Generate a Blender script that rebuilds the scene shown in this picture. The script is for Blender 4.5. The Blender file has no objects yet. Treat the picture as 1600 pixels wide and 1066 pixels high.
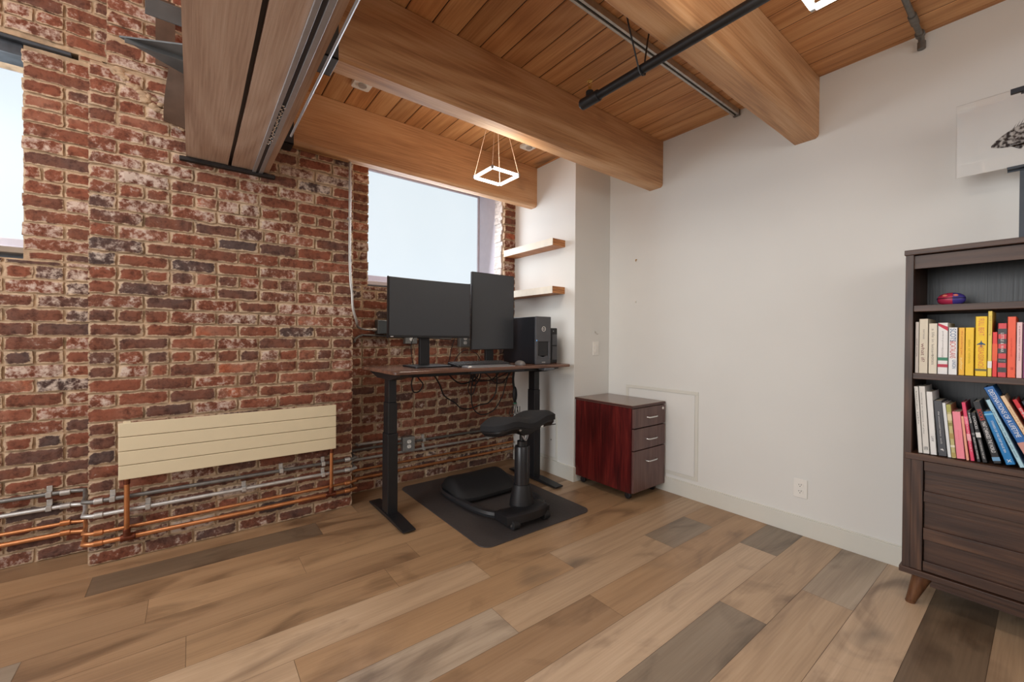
import bpy, math, random
from mathutils import Vector, Matrix, noise
random.seed(7)
S = bpy.context.scene
COL = S.collection
R = math.radians

# ------------------------------------------------------------ camera, world, light, exposure
F_PX, YAW, PITCH, ROLL = 648.4, R(37.6), R(-0.39), R(-0.418)
def cam_axes():
    cy, sy = math.cos(YAW), math.sin(YAW)
    F = Vector((sy, cy, 0)); Rt = Vector((cy, -sy, 0)); U = Vector((0, 0, 1))
    cp, sp = math.cos(PITCH), math.sin(PITCH)
    F2 = F*cp + U*sp; U2 = U*cp - F*sp
    cr, sr = math.cos(ROLL), math.sin(ROLL)
    return Rt*cr - U2*sr, U2*cr + Rt*sr, F2
ax, ay, az = cam_axes()
cd = bpy.data.cameras.new('camera'); cam = bpy.data.objects.new('camera', cd); COL.objects.link(cam)
cd.sensor_width = 36.0; cd.lens = 36.0*F_PX/1600.0; cd.clip_start = 0.05; cd.clip_end = 100
m = Matrix((ax, ay, -az)).transposed().to_4x4(); m.translation = Vector((0, 0, 1.2))
cam.matrix_world = m
S.camera = cam
S.view_settings.view_transform = 'Standard'; S.view_settings.look = 'None'
S.view_settings.gamma = 1.0; S.view_settings.use_curve_mapping = False
S.view_settings.exposure = 0.22

w = bpy.data.worlds.new('world'); S.world = w; w.use_nodes = True
w.node_tree.nodes['Background'].inputs[0].default_value = (0.80, 0.90, 1.0, 1)
w.node_tree.nodes['Background'].inputs[1].default_value = 1.0

def area(name, loc, target, sx, sy, energy, color):
    l = bpy.data.lights.new(name, 'AREA'); l.shape = 'RECTANGLE'; l.size = sx; l.size_y = sy
    l.energy = energy; l.color = color
    o = bpy.data.objects.new(name, l); COL.objects.link(o); o.location = loc
    d = Vector(target) - Vector(loc); o.rotation_euler = d.to_track_quat('-Z', 'Y').to_euler()
    return o
area('fill_behind_camera', (0.2, -2.2, 2.1), (1.0, 2.6, 1.2), 3.0, 1.4, 22, (1.0, 0.98, 0.96))  # added fill light behind the camera, not a lamp of the room
area('daylight_from_left_room', (-3.2, 1.2, 1.7), (2.9, 1.2, 1.4), 2.6, 1.8, 86, (0.93, 0.97, 1.0))
area('fill_upper_left', (-1.4, 1.4, 3.30), (-0.5, 2.6, 1.4), 1.6, 1.6, 36, (0.96, 0.98, 1.0))  # added fill light high on the left, under the closed deck
area('window_daylight', (1.75, 3.60, 2.12), (1.2, 0.5, 1.6), 1.0, 0.8, 15, (0.90, 0.95, 1.0))
area('window_daylight_left', (-1.3, 3.60, 2.15), (0.6, 0.5, 1.6), 1.0, 0.8, 40, (0.90, 0.95, 1.0))

# ------------------------------------------------------------ material helpers
def lin(c):
    return tuple(((v/255.0)/12.92 if v/255.0 <= 0.04045 else ((v/255.0+0.055)/1.055)**2.4) for v in c)
def rgba(c): return (*lin(c), 1.0)
MATS = {}
def newmat(name):
    m = bpy.data.materials.new(name); m.use_nodes = True
    return m, m.node_tree, m.node_tree.nodes['Principled BSDF']
def mat(name, c, rough=0.5, metal=0.0, var=0.06, scale=18.0, bump=0.0, emit=0.0, coat=0.0):
    if name in MATS: return MATS[name]
    m, nt, b = newmat(name); N = nt.nodes; L = nt.links
    b.inputs['Roughness'].default_value = rough; b.inputs['Metallic'].default_value = metal
    if coat: b.inputs['Coat Weight'].default_value = coat; b.inputs['Coat Roughness'].default_value = 0.1
    tc = N.new('ShaderNodeTexCoord'); no = N.new('ShaderNodeTexNoise')
    no.inputs['Scale'].default_value = scale; no.inputs['Detail'].default_value = 4
    L.new(tc.outputs['Object'], no.inputs['Vector'])
    rp = N.new('ShaderNodeValToRGB'); L.new(no.outputs['Fac'], rp.inputs[0])
    l = lin(c)
    rp.color_ramp.elements[0].position = 0.3; rp.color_ramp.elements[1].position = 0.7
    rp.color_ramp.elements[0].color = (*[v*(1-var) for v in l], 1)
    rp.color_ramp.elements[1].color = (*[min(1, v*(1+var)) for v in l], 1)
    L.new(rp.outputs[0], b.inputs['Base Color'])
    if emit:
        b.inputs['Emission Color'].default_value = (*l, 1); b.inputs['Emission Strength'].default_value = emit
    if bump:
        bp = N.new('ShaderNodeBump'); bp.inputs['Strength'].default_value = bump; bp.inputs['Distance'].default_value = 0.01
        L.new(no.outputs['Fac'], bp.inputs['Height']); L.new(bp.outputs[0], b.inputs['Normal'])
    MATS[name] = m
    return m

def wood(name, cols, axis='x', rough=0.5, attr=None, big=2.2, grain=60.0, knots=0.0, contrast=1.0, wave=0.35, bump=0.15, stain=0.0):
    """procedural timber; the grain runs along the given axis of object space"""
    if name in MATS: return MATS[name]
    m, nt, b = newmat(name); N = nt.nodes; L = nt.links
    b.inputs['Roughness'].default_value = rough
    tc = N.new('ShaderNodeTexCoord'); src = tc.outputs['Object']
    if attr:
        at = N.new('ShaderNodeAttribute'); at.attribute_name = attr
        mu = N.new('ShaderNodeVectorMath'); mu.operation = 'SCALE'; mu.inputs['Scale'].default_value = 37.0
        cmb = N.new('ShaderNodeCombineXYZ')
        for i in range(3): L.new(at.outputs['Alpha'], cmb.inputs[i])
        L.new(cmb.outputs[0], mu.inputs[0])
        ad = N.new('ShaderNodeVectorMath'); ad.operation = 'ADD'
        L.new(src, ad.inputs[0]); L.new(mu.outputs[0], ad.inputs[1]); src = ad.outputs[0]
    mp = N.new('ShaderNodeMapping'); L.new(src, mp.inputs['Vector'])
    st = {'x': (0.12, 1, 1), 'y': (1, 0.12, 1), 'z': (1, 1, 0.12)}[axis]
    mp.inputs['Scale'].default_value = st
    n1 = N.new('ShaderNodeTexNoise'); n1.inputs['Scale'].default_value = big*4; n1.inputs['Detail'].default_value = 5
    n1.inputs['Distortion'].default_value = 0.6; L.new(mp.outputs[0], n1.inputs['Vector'])
    n0 = N.new('ShaderNodeTexNoise'); n0.inputs['Scale'].default_value = big*1.3; n0.inputs['Detail'].default_value = 1.2
    n0.inputs['Distortion'].default_value = 0.15; L.new(mp.outputs[0], n0.inputs['Vector'])
    mp2 = N.new('ShaderNodeMapping'); L.new(src, mp2.inputs['Vector'])
    mp2.inputs['Scale'].default_value = tuple(0.03 if v < 1 else 1 for v in st)
    n2 = N.new('ShaderNodeTexNoise'); n2.inputs['Scale'].default_value = grain*2; n2.inputs['Detail'].default_value = 3
    L.new(mp2.outputs[0], n2.inputs['Vector'])
    def math_(op, a, bb):
        q = N.new('ShaderNodeMath'); q.operation = op
        for i, v in enumerate((a, bb)):
            if isinstance(v, (int, float)): q.inputs[i].default_value = v
            else: L.new(v, q.inputs[i])
        return q.outputs[0]
    sn = math_('SINE', math_('MULTIPLY', n0.outputs['Fac'], 95.0), 0.0)
    sn = math_('ADD', math_('MULTIPLY', sn, 0.5), 0.5)
    v = math_('ADD', math_('MULTIPLY', n1.outputs['Fac'], 1.0-wave*0.5), math_('MULTIPLY', sn, wave*0.5))
    v = math_('ADD', math_('MULTIPLY', v, 0.62), math_('MULTIPLY', n2.outputs['Fac'], 0.38))
    v = math_('ADD', math_('MULTIPLY', math_('SUBTRACT', v, 0.5), contrast*1.8), 0.5)
    rp = N.new('ShaderNodeValToRGB'); L.new(v, rp.inputs[0])
    e = rp.color_ramp.elements
    e[0].position = 0.25; e[0].color = rgba(cols[0]); e[1].position = 0.75; e[1].color = rgba(cols[2])
    x = e.new(0.5); x.color = rgba(cols[1])
    out = rp.outputs[0]
    if attr:
        mx = N.new('ShaderNodeMix'); mx.data_type = 'RGBA'; mx.blend_type = 'MULTIPLY'; mx.inputs[0].default_value = 1.0
        L.new(out, mx.inputs[6]); L.new(at.outputs['Color'], mx.inputs[7]); out = mx.outputs[2]
    if knots:
        vo = N.new('ShaderNodeTexVoronoi'); vo.inputs['Scale'].default_value = 2.3
        mp3 = N.new('ShaderNodeMapping'); L.new(src, mp3.inputs['Vector'])
        mp3.inputs['Scale'].default_value = tuple(0.45 if q < 1 else 1 for q in st)
        nd = N.new('ShaderNodeTexNoise'); nd.inputs['Scale'].default_value = 9; L.new(mp3.outputs[0], nd.inputs['Vector'])
        am = N.new('ShaderNodeMix'); am.data_type = 'RGBA'; am.inputs[0].default_value = 0.12
        L.new(mp3.outputs[0], am.inputs[6]); L.new(nd.outputs['Color'], am.inputs[7]); L.new(am.outputs[2], vo.inputs['Vector'])
        k = N.new('ShaderNodeValToRGB'); L.new(vo.outputs['Distance'], k.inputs[0])
        k.color_ramp.elements[0].position = 0.02; k.color_ramp.elements[0].color = (knots, knots, knots, 1)
        k.color_ramp.elements[1].position = 0.16; k.color_ramp.elements[1].color = (0, 0, 0, 1)
        mk = N.new('ShaderNodeMix'); mk.data_type = 'RGBA'; L.new(k.outputs[0], mk.inputs[0])
        L.new(out, mk.inputs[6]); mk.inputs[7].default_value = rgba([c*0.45 for c in cols[0]]); out = mk.outputs[2]
    if stain:
        mp4 = N.new('ShaderNodeMapping'); L.new(src, mp4.inputs['Vector'])
        mp4.inputs['Scale'].default_value = tuple(0.42 if q < 1 else 1 for q in st)
        ns = N.new('ShaderNodeTexNoise'); ns.inputs['Scale'].default_value = 4.5; ns.inputs['Detail'].default_value = 5; ns.inputs['Distortion'].default_value = 0.9
        L.new(mp4.outputs[0], ns.inputs['Vector'])
        k2 = N.new('ShaderNodeValToRGB'); L.new(ns.outputs['Fac'], k2.inputs[0])
        k2.color_ramp.elements[0].position = 0.53; k2.color_ramp.elements[0].color = (0, 0, 0, 1)
        k2.color_ramp.elements[1].position = 0.71; k2.color_ramp.elements[1].color = (stain, stain, stain, 1)
        ms = N.new('ShaderNodeMix'); ms.data_type = 'RGBA'; ms.blend_type = 'MULTIPLY'; L.new(k2.outputs[0], ms.inputs[0])
        L.new(out, ms.inputs[6]); ms.inputs[7].default_value = (0.36, 0.32, 0.30, 1); out = ms.outputs[2]
    L.new(out, b.inputs['Base Color'])
    if bump:
        bp = N.new('ShaderNodeBump'); bp.inputs['Strength'].default_value = bump; bp.inputs['Distance'].default_value = 0.004
        L.new(n2.outputs['Fac'], bp.inputs['Height']); L.new(bp.outputs[0], b.inputs['Normal'])
    MATS[name] = m
    return m

def brick_mat():
    m, nt, b = newmat('old_brick'); N = nt.nodes; L = nt.links
    b.inputs['Roughness'].default_value = 0.85; b.inputs['Specular IOR Level'].default_value = 0.25
    at = N.new('ShaderNodeAttribute'); at.attribute_name = 'tone'
    sp = N.new('ShaderNodeSeparateColor'); L.new(at.outputs['Color'], sp.inputs[0])
    tc = N.new('ShaderNodeTexCoord')
    n1 = N.new('ShaderNodeTexNoise'); n1.inputs['Scale'].default_value = 9; n1.inputs['Detail'].default_value = 6
    L.new(tc.outputs['Object'], n1.inputs['Vector'])
    def M(op, a, bb):
        q = N.new('ShaderNodeMath'); q.operation = op
        for i, v in enumerate((a, bb)):
            if isinstance(v, (int, float)): q.inputs[i].default_value = v
            else: L.new(v, q.inputs[i])
        return q.outputs[0]
    t = M('ADD', sp.outputs[0], M('MULTIPLY', M('SUBTRACT', n1.outputs['Fac'], 0.5), 0.7))
    rp = N.new('ShaderNodeValToRGB'); L.new(t, rp.inputs[0])
    e = rp.color_ramp.elements
    e[0].position = 0.0; e[0].color = rgba((86, 70, 66)); e[1].position = 1.0; e[1].color = rgba((172, 94, 62))
    for p, c in ((0.22, (104, 74, 64)), (0.45, (122, 77, 60)), (0.65, (136, 80, 60)), (0.84, (152, 104, 84))):
        x = e.new(p); x.color = rgba(c)
    n2 = N.new('ShaderNodeTexNoise'); n2.inputs['Scale'].default_value = 28; n2.inputs['Detail'].default_value = 8
    n2.inputs['Roughness'].default_value = 0.7
    L.new(tc.outputs['Object'], n2.inputs['Vector'])
    n3 = N.new('ShaderNodeTexNoise'); n3.inputs['Scale'].default_value = 1.6; n3.inputs['Detail'].default_value = 2
    L.new(tc.outputs['Object'], n3.inputs['Vector'])
    wm = M('ADD', M('ADD', n2.outputs['Fac'], M('MULTIPLY', M('SUBTRACT', n3.outputs['Fac'], 0.5), 0.5)), M('MULTIPLY', M('SUBTRACT', sp.outputs[1], 0.5), 0.30))
    wr = N.new('ShaderNodeValToRGB'); L.new(wm, wr.inputs[0])
    wr.color_ramp.elements[0].position = 0.60; wr.color_ramp.elements[0].color = (0, 0, 0, 1)
    wr.color_ramp.elements[1].position = 0.76; wr.color_ramp.elements[1].color = (0.8, 0.8, 0.8, 1)
    mx = N.new('ShaderNodeMix'); mx.data_type = 'RGBA'; L.new(wr.outputs[0], mx.inputs[0])
    L.new(rp.outputs[0], mx.inputs[6]); mx.inputs[7].default_value = rgba((212, 196, 182))
    ar = N.new('ShaderNodeAttribute'); ar.attribute_name = 'rim'
    rm = M('ADD', M('MULTIPLY', ar.outputs['Fac'], 0.42), M('ADD', M('MULTIPLY', n2.outputs['Fac'], 0.8), M('MULTIPLY', M('SUBTRACT', sp.outputs[2], 0.5), 0.16)))
    rr = N.new('ShaderNodeValToRGB'); L.new(rm, rr.inputs[0])
    rr.color_ramp.elements[0].position = 0.66; rr.color_ramp.elements[0].color = (0, 0, 0, 1)
    rr.color_ramp.elements[1].position = 0.78; rr.color_ramp.elements[1].color = (0.85, 0.85, 0.85, 1)
    mr = N.new('ShaderNodeMix'); mr.data_type = 'RGBA'; L.new(rr.outputs[0], mr.inputs[0])
    L.new(mx.outputs[2], mr.inputs[6]); mr.inputs[7].default_value = rgba((198, 174, 146)); mx = mr
    dk = N.new('ShaderNodeValToRGB'); L.new(n2.outputs['Fac'], dk.inputs[0])
    dk.color_ramp.elements[0].position = 0.33; dk.color_ramp.elements[0].color = (0.45, 0.42, 0.42, 1)
    dk.color_ramp.elements[1].position = 0.52; dk.color_ramp.elements[1].color = (1, 1, 1, 1)
    m2 = N.new('ShaderNodeMix'); m2.data_type = 'RGBA'; m2.blend_type = 'MULTIPLY'; m2.inputs[0].default_value = 1
    L.new(mx.outputs[2], m2.inputs[6]); L.new(dk.outputs[0], m2.inputs[7])
    L.new(m2.outputs[2], b.inputs['Base Color'])
    bp = N.new('ShaderNodeBump'); bp.inputs['Strength'].default_value = 0.5; bp.inputs['Distance'].default_value = 0.006
    L.new(n2.outputs['Fac'], bp.inputs['Height']); L.new(bp.outputs[0], b.inputs['Normal'])
    return m

def glass_mat(name, tint=(1, 1, 1), refl=0.08):
    m = bpy.data.materials.new(name); m.use_nodes = True; nt = m.node_tree; N = nt.nodes; L = nt.links
    N.clear(); o = N.new('ShaderNodeOutputMaterial'); t = N.new('ShaderNodeBsdfTransparent'); t.inputs[0].default_value = (*tint, 1)
    g = N.new('ShaderNodeBsdfGlossy'); g.inputs['Roughness'].default_value = 0.02
    fr = N.new('ShaderNodeFresnel'); fr.inputs[0].default_value = 1.45
    mx = N.new('ShaderNodeMixShader'); L.new(fr.outputs[0], mx.inputs[0]); L.new(t.outputs[0], mx.inputs[1]); L.new(g.outputs[0], mx.inputs[2])
    L.new(mx.outputs[0], o.inputs[0])
    return m

BRICK = brick_mat()
MORTAR = mat('lime_mortar', (176, 150, 122), 0.95, var=0.28, scale=22, bump=0.8)
MORTARW = mat('white_rough_mortar', (206, 196, 190), 0.95, var=0.25, scale=30, bump=0.8)
WALL = mat('white_wall_paint', (225, 225, 221), 0.75, var=0.012, scale=3)
TRIM = mat('white_trim_paint', (218, 217, 208), 0.4, var=0.01)
BLACK = mat('black_powder_coat', (24, 25, 28), 0.42, var=0.1)
BLACKP = mat('black_plastic', (20, 20, 23), 0.5, var=0.1)
RUB = mat('black_rubber_foam', (22, 22, 24), 0.7, var=0.12, scale=60)
FABR = mat('black_fabric', (30, 31, 34), 0.9, var=0.2, scale=200, bump=0.2)
STEEL = mat('dark_blued_steel', (84, 88, 90), 0.42, 0.4, var=0.25, scale=6)
STEELB = mat('brown_steel', (92, 74, 62), 0.5, 0.35, var=0.3, scale=8)
GALV = mat('galvanised_steel', (186, 184, 180), 0.38, 0.55, var=0.12, scale=30)
GALVD = mat('dull_zinc_conduit', (120, 118, 114), 0.45, 0.6, var=0.15, scale=30)
COPPER = mat('copper_pipe', (196, 132, 86), 0.34, 0.7, var=0.15, scale=20)
COPPERD = mat('tarnished_copper', (112, 62, 44), 0.4, 0.7, var=0.3, scale=40)
ALU = mat('aluminium', (176, 178, 182), 0.35, 0.7, var=0.06)
CHROME = mat('chrome', (225, 225, 222), 0.16, 0.95, var=0.02)
CREAM = mat('cream_enamel', (216, 202, 170), 0.45, var=0.015)
WHITEP = mat('white_plastic', (236, 234, 228), 0.4, var=0.01)
LED = mat('led_diffuser', (255, 246, 232), 0.5, emit=7.0)
FRAMEL = mat('window_frame_paint', (192, 186, 194), 0.6, var=0.03)
FRAMEB = mat('brown_grey_window_frame', (128, 118, 106), 0.6, var=0.08)
BRASS = mat('brass', (200, 160, 90), 0.3, 0.9)
WHITEW = mat('whitewashed_wood', (224, 216, 200), 0.6, var=0.08, scale=14)

DECK = wood('ceiling_deck_pine', ((168, 116, 72), (202, 148, 98), (222, 174, 124)), 'y', 0.55, attr='tone', big=1.8, knots=0.75, contrast=0.75)
BEAM = wood('old_fir_beam', ((164, 118, 80), (204, 156, 112), (222, 182, 140)), 'x', 0.55, big=1.3, knots=0.5, contrast=0.8, wave=0.45)
GIRD = wood('greyed_fir_girder', ((146, 116, 98), (182, 154, 134), (202, 178, 160)), 'y', 0.55, big=1.5, knots=0.35, contrast=0.65, wave=0.3)
FLOORM = wood('hickory_floor', ((184, 164, 144), (216, 196, 172), (236, 218, 196)), 'x', 0.36, attr='tone', big=1.5, knots=0.6, contrast=0.6, wave=0.3, bump=0.05, stain=0.8)
WALNUT = wood('walnut_desk_top', ((84, 58, 46), (106, 76, 62), (126, 92, 76)), 'x', 0.27, big=3)
SHELFW = wood('honey_shelf_wood', ((150, 92, 48), (186, 124, 70), (208, 150, 96)), 'x', 0.5, big=4)
MAHOG = wood('red_mahogany', ((56, 12, 14), (84, 20, 20), (108, 34, 30)), 'z', 0.35, big=5, wave=0.15, bump=0.02)
MAHOGF = wood('brown_mahogany', ((84, 58, 54), (98, 70, 66), (112, 84, 78)), 'z', 0.35, big=5, wave=0.15, bump=0.02)
MAHOGT = mat('mahogany_top_with_sheen', (126, 104, 92), 0.22, var=0.08)  # cabinet top with its pale grey-brown reflection put into the colour
CASEW = wood('dark_walnut_case', ((46, 30, 23), (70, 47, 35), (96, 67, 48)), 'y', 0.42, big=3.2, knots=0.25, contrast=0.7)
CASEV = wood('dark_walnut_upright', ((46, 30, 23), (70, 47, 35), (94, 66, 48)), 'z', 0.42, big=3.2)
CASEB = wood('charcoal_back_panel', ((36, 36, 37), (46, 46, 47), (58, 57, 56)), 'z', 0.35, big=6, contrast=0.6)
LEGW = wood('stained_leg', ((66, 40, 24), (92, 58, 36), (112, 76, 50)), 'z', 0.4, big=4)

# ------------------------------------------------------------ mesh helpers
ORI = {}
class MB:
    def __init__(s): s.v = []; s.f = []; s.c = []; s.cur = None; s.rim = {}
    def face(s, idx):
        s.f.append(idx); s.c.append(s.cur)
    def add(s, vs, fs):
        n = len(s.v); s.v += [Vector(q) for q in vs]
        for f in fs: s.face([i+n for i in f])
    def box(s, x0, x1, y0, y1, z0, z1, M=None):
        vs = [Vector((x, y, z)) for z in (z0, z1) for y in (y0, y1) for x in (x0, x1)]
        if M: vs = [M @ q for q in vs]
        s.add(vs, [(0, 2, 3, 1), (4, 5, 7, 6), (0, 1, 5, 4), (2, 6, 7, 3), (0, 4, 6, 2), (1, 3, 7, 5)])
        return s
    def tube(s, path, r, n=10, caps=True, closed=False):
        P = [Vector(p) for p in path]; k = len(P); rr = r if isinstance(r, (list, tuple)) else [r]*k
        up = None; base = len(s.v); rings = []
        for i in range(k):
            if closed: t = P[(i+1) % k]-P[(i-1) % k]
            else: t = P[min(i+1, k-1)]-P[max(i-1, 0)]
            t.normalize()
            if up is None:
                up = Vector((0, 0, 1)) if abs(t.z) < 0.9 else Vector((1, 0, 0))
            a = t.cross(up)
            if a.length < 1e-5: a = t.cross(Vector((0, 1, 0)))
            a.normalize(); b = a.cross(t).normalized(); up = b
            rings.append([P[i]+(a*math.cos(2*math.pi*j/n)+b*math.sin(2*math.pi*j/n))*rr[i] for j in range(n)])
        s.v += [q for rg in rings for q in rg]
        for i in range(k if closed else k-1):
            i2 = (i+1) % k
            for j in range(n):
                s.face([base+i*n+j, base+i*n+(j+1) % n, base+i2*n+(j+1) % n, base+i2*n+j])
        if caps and not closed:
            s.face([base+j for j in range(n)][::-1]); s.face([base+(k-1)*n+j for j in range(n)])
        return s
    def cyl(s, a, b, r, r2=None, n=20):
        return s.tube([a, b], [r, r if r2 is None else r2], n)
    def prism(s, pts, axis, a, b):
        """polygon pts (2D) extruded along axis between a and b"""
        n = len(pts)
        def mk(p, t):
            return {'x': (t, p[0], p[1]), 'y': (p[0], t, p[1]), 'z': (p[0], p[1], t)}[axis]
        vs = [mk(p, a) for p in pts]+[mk(p, b) for p in pts]
        fs = [tuple(range(n))[::-1], tuple(range(n, 2*n))]+[(i, (i+1) % n, n+(i+1) % n, n+i) for i in range(n)]
        s.add(vs, fs); return s
    def lathe(s, prof, c, n=24, M=None):
        """profile of (radius, height) about z through c"""
        base = len(s.v)
        for r, h in prof:
            for j in range(n):
                q = Vector((r*math.cos(2*math.pi*j/n), r*math.sin(2*math.pi*j/n), h))
                if M: q = M @ q
                s.v.append(q+Vector(c))
        for i in range(len(prof)-1):
            for j in range(n):
                s.face([base+i*n+j, base+i*n+(j+1) % n, base+(i+1)*n+(j+1) % n, base+(i+1)*n+j])
        s.face([base+j for j in range(n)][::-1]); s.face([base+(len(prof)-1)*n+j for j in range(n)])
        return s
    def sphere(s, c, rx, ry, rz, n=20, k=12):
        prof = [(max(1e-4, math.sin(math.pi*i/k)), -math.cos(math.pi*i/k)) for i in range(k+1)]
        return s.lathe(prof, c, n, Matrix.Diagonal((rx, ry, rz)))
    def build(s, name, material, parent=None, bevel=0, seg=2, smooth=False, attr=False):
        o0 = ORI.get(parent.name, Vector((0, 0, 0))) if parent else Vector((0, 0, 0))
        me = bpy.data.meshes.new(name); me.from_pydata([q-o0 for q in s.v], [], s.f)
        if attr:
            ca = me.color_attributes.new('tone', 'FLOAT_COLOR', 'CORNER'); li = 0
            buf = []
            for f, c in zip(s.f, s.c): buf += list(c)*len(f)
            ca.data.foreach_set('color', buf)
        if s.rim:
            ra = me.attributes.new('rim', 'FLOAT', 'POINT'); ra.data.foreach_set('value', [s.rim.get(i, 1.0) for i in range(len(s.v))])
        me.materials.append(material); me.update()
        o = bpy.data.objects.new(name, me); COL.objects.link(o)
        if smooth:
            me.polygons.foreach_set('use_smooth', [True]*len(me.polygons))
            try:
                me.set_sharp_from_angle(angle=R(40))
            except Exception: pass
        if bevel:
            bm = o.modifiers.new('bevel', 'BEVEL'); bm.width = bevel; bm.segments = seg; bm.limit_method = 'ANGLE'; bm.angle_limit = R(40)
        if parent: o.parent = parent
        ORI[o.name] = o0
        return o
def tag(o, label, cat, group=None):
    o['label'] = label; o['category'] = cat
    if group: o['group'] = group
    return o
def struct(o): o['kind'] = 'structure'; return o
def thing(name, loc, label, cat, group=None):
    o = bpy.data.objects.new(name, None); COL.objects.link(o); o.location = loc; o.empty_display_size = 0.05
    ORI[o.name] = Vector(loc); return tag(o, label, cat, group)
def bx(name, material, parent, *b, bevel=0, seg=2):
    return MB().box(*b).build(name, material, parent, bevel, seg)
def smooth_path(pts, n=6):
    P = [Vector(p) for p in pts]; P = [P[0]*2-P[1]]+P+[P[-1]*2-P[-2]]; out = []
    for i in range(1, len(P)-2):
        for k in range(n):
            t = k/n; a, b, c, d = P[i-1], P[i], P[i+1], P[i+2]
            out.append(0.5*((2*b)+(c-a)*t+(2*a-5*b+4*c-d)*t*t+(3*b-a-3*c+d)*t*t*t))
    out.append(P[-2]); return out
def rpoly(x0, x1, y0, y1, r, n=5):
    pts = []
    for cx, cy, a0 in ((x1-r, y1-r, 0), (x0+r, y1-r, 90), (x0+r, y0+r, 180), (x1-r, y0+r, 270)):
        for k in range(n+1):
            a = R(a0+90*k/n); pts.append((cx+r*math.cos(a), cy+r*math.sin(a)))
    return pts
def text_on(txt, name, material, parent, Mw, width=None, height=None, extrude=0.0002):
    """lettering as mesh; local x runs along the line, local y up, fitted into width x height, centred; Mw = local->world"""
    cu = bpy.data.curves.new('t', 'FONT'); cu.body = txt; cu.extrude = 0.001; cu.size = 1
    o = bpy.data.objects.new('t', cu); COL.objects.link(o)
    dg = bpy.context.evaluated_depsgraph_get(); me = bpy.data.meshes.new_from_object(o.evaluated_get(dg))
    vs = [v.co.copy() for v in me.vertices]; fs = [list(p.vertices) for p in me.polygons]
    bpy.data.objects.remove(o); bpy.data.curves.remove(cu); bpy.data.meshes.remove(me)
    x0 = min(v.x for v in vs); x1 = max(v.x for v in vs); y0 = min(v.y for v in vs); y1 = max(v.y for v in vs)
    sx = width/(x1-x0) if width else height/(y1-y0); sy = height/(y1-y0) if height else sx
    mb = MB(); mb.add([Mw @ Vector(((v.x-(x0+x1)/2)*sx, (v.y-(y0+y1)/2)*sy, (extrude if v.z > 0 else 0))) for v in vs], fs)
    return mb.build(name, material, parent)

# ------------------------------------------------------------ the room
XW, XC, YC = 2.98, 2.535, 2.435       # white wall, column side, column face
YB, YP = 3.25, 3.02                   # recessed brick, pilaster front
ZC = 2.78                             # underside of the deck

# floor: boards run along x; rows and joints taken from the photograph
def floor_boards():
    mb = MB(); w_ = 0.1965; y0 = 0.13
    T = {'tan': (0.63, 0.545, 0.455), 'warm': (0.50, 0.385, 0.275), 'light': (0.76, 0.68, 0.60), 'grey': (0.37, 0.355, 0.335),
         'dark': (0.26, 0.225, 0.19), 'brown': (0.42, 0.32, 0.23), 'cool': (0.56, 0.545, 0.525)}
    lay = {15: [(9, 'brown')], 14: [(0.9, 'warm'), (9, 'brown')], 13: [(-0.389, 'brown'), (0.63, 'dark'), (9, 'warm')],  # board tones; daylight also put in, browner far rows and paler near ones
           12: [(1.9, 'warm'), (9, 'brown')], 11: [(-0.155, 'brown'), (0.46, 'warm'), (2.0, 'warm'), (9, 'tan')],
           10: [(-0.495, 'grey'), (0.99, 'brown'), (2.4, 'warm'), (9, 'brown')], 9: [(-0.018, 'brown'), (0.79, 'warm'), (9, 'warm')],
           8: [(1.19, 'tan'), (9, 'warm')], 7: [(0.3, 'tan'), (1.584, 'warm'), (9, 'tan')],
           6: [(1.055, 'cool'), (2.196, 'tan'), (2.64, 'grey'), (9, 'warm')], 5: [(0.2, 'tan'), (1.477, 'brown'), (9, 'warm')],
           4: [(2.57, 'light'), (9, 'grey')], 3: [(1.92, 'grey'), (9, 'tan')], 2: [(2.325, 'tan'), (9, 'cool')],
           1: [(0.4, 'cool'), (9, 'light')], 0: [(9, 'dark')], -1: [(2.2, 'light'), (9, 'tan')]}
    for k in range(-17, 16):
        ya, yb = y0+k*w_, y0+(k+1)*w_
        if k in lay:
            segs = lay[k]; x = -3.6
        else:
            segs = []; x = -3.6; q = x
            while q < 3.0:
                q += random.uniform(0.7, 1.9); segs.append((q, random.choice(list(T))))
        ya2, yb2 = max(ya, -3.2), min(yb, 3.3)
        for xe, tn in segs:
            a = x
            while a < min(xe, 3.0)-1e-6:
                b_ = min(xe, 3.0)
                if k in lay and a < -1.0 and b_ > -0.9: b_ = -0.95 + 0.13*((k*7) % 5)-0.3
                if b_ <= a: b_ = min(xe, 3.0)
                t = T[tn]; j = random.uniform(0.94, 1.05)
                mb.cur = (t[0]*j, t[1]*j, t[2]*j, random.random())
                g = 0.0007
                mb.add([(a+g, ya2+g, 0), (b_-g, ya2+g, 0), (b_-g, yb2-g, 0), (a+g, yb2-g, 0)], [(0, 1, 2, 3)])
                mb.cur = (0.2, 0.15, 0.1, 0.5)
                a = b_
            x = min(xe, 3.0)
    mb.cur = (0.13, 0.10, 0.08, 0.5)
    mb.box(-3.6, 3.1, -3.2, 3.4, -0.06, -0.0012)
    return struct(mb.build('floor', FLOORM, attr=True))
floor_boards()

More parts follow.
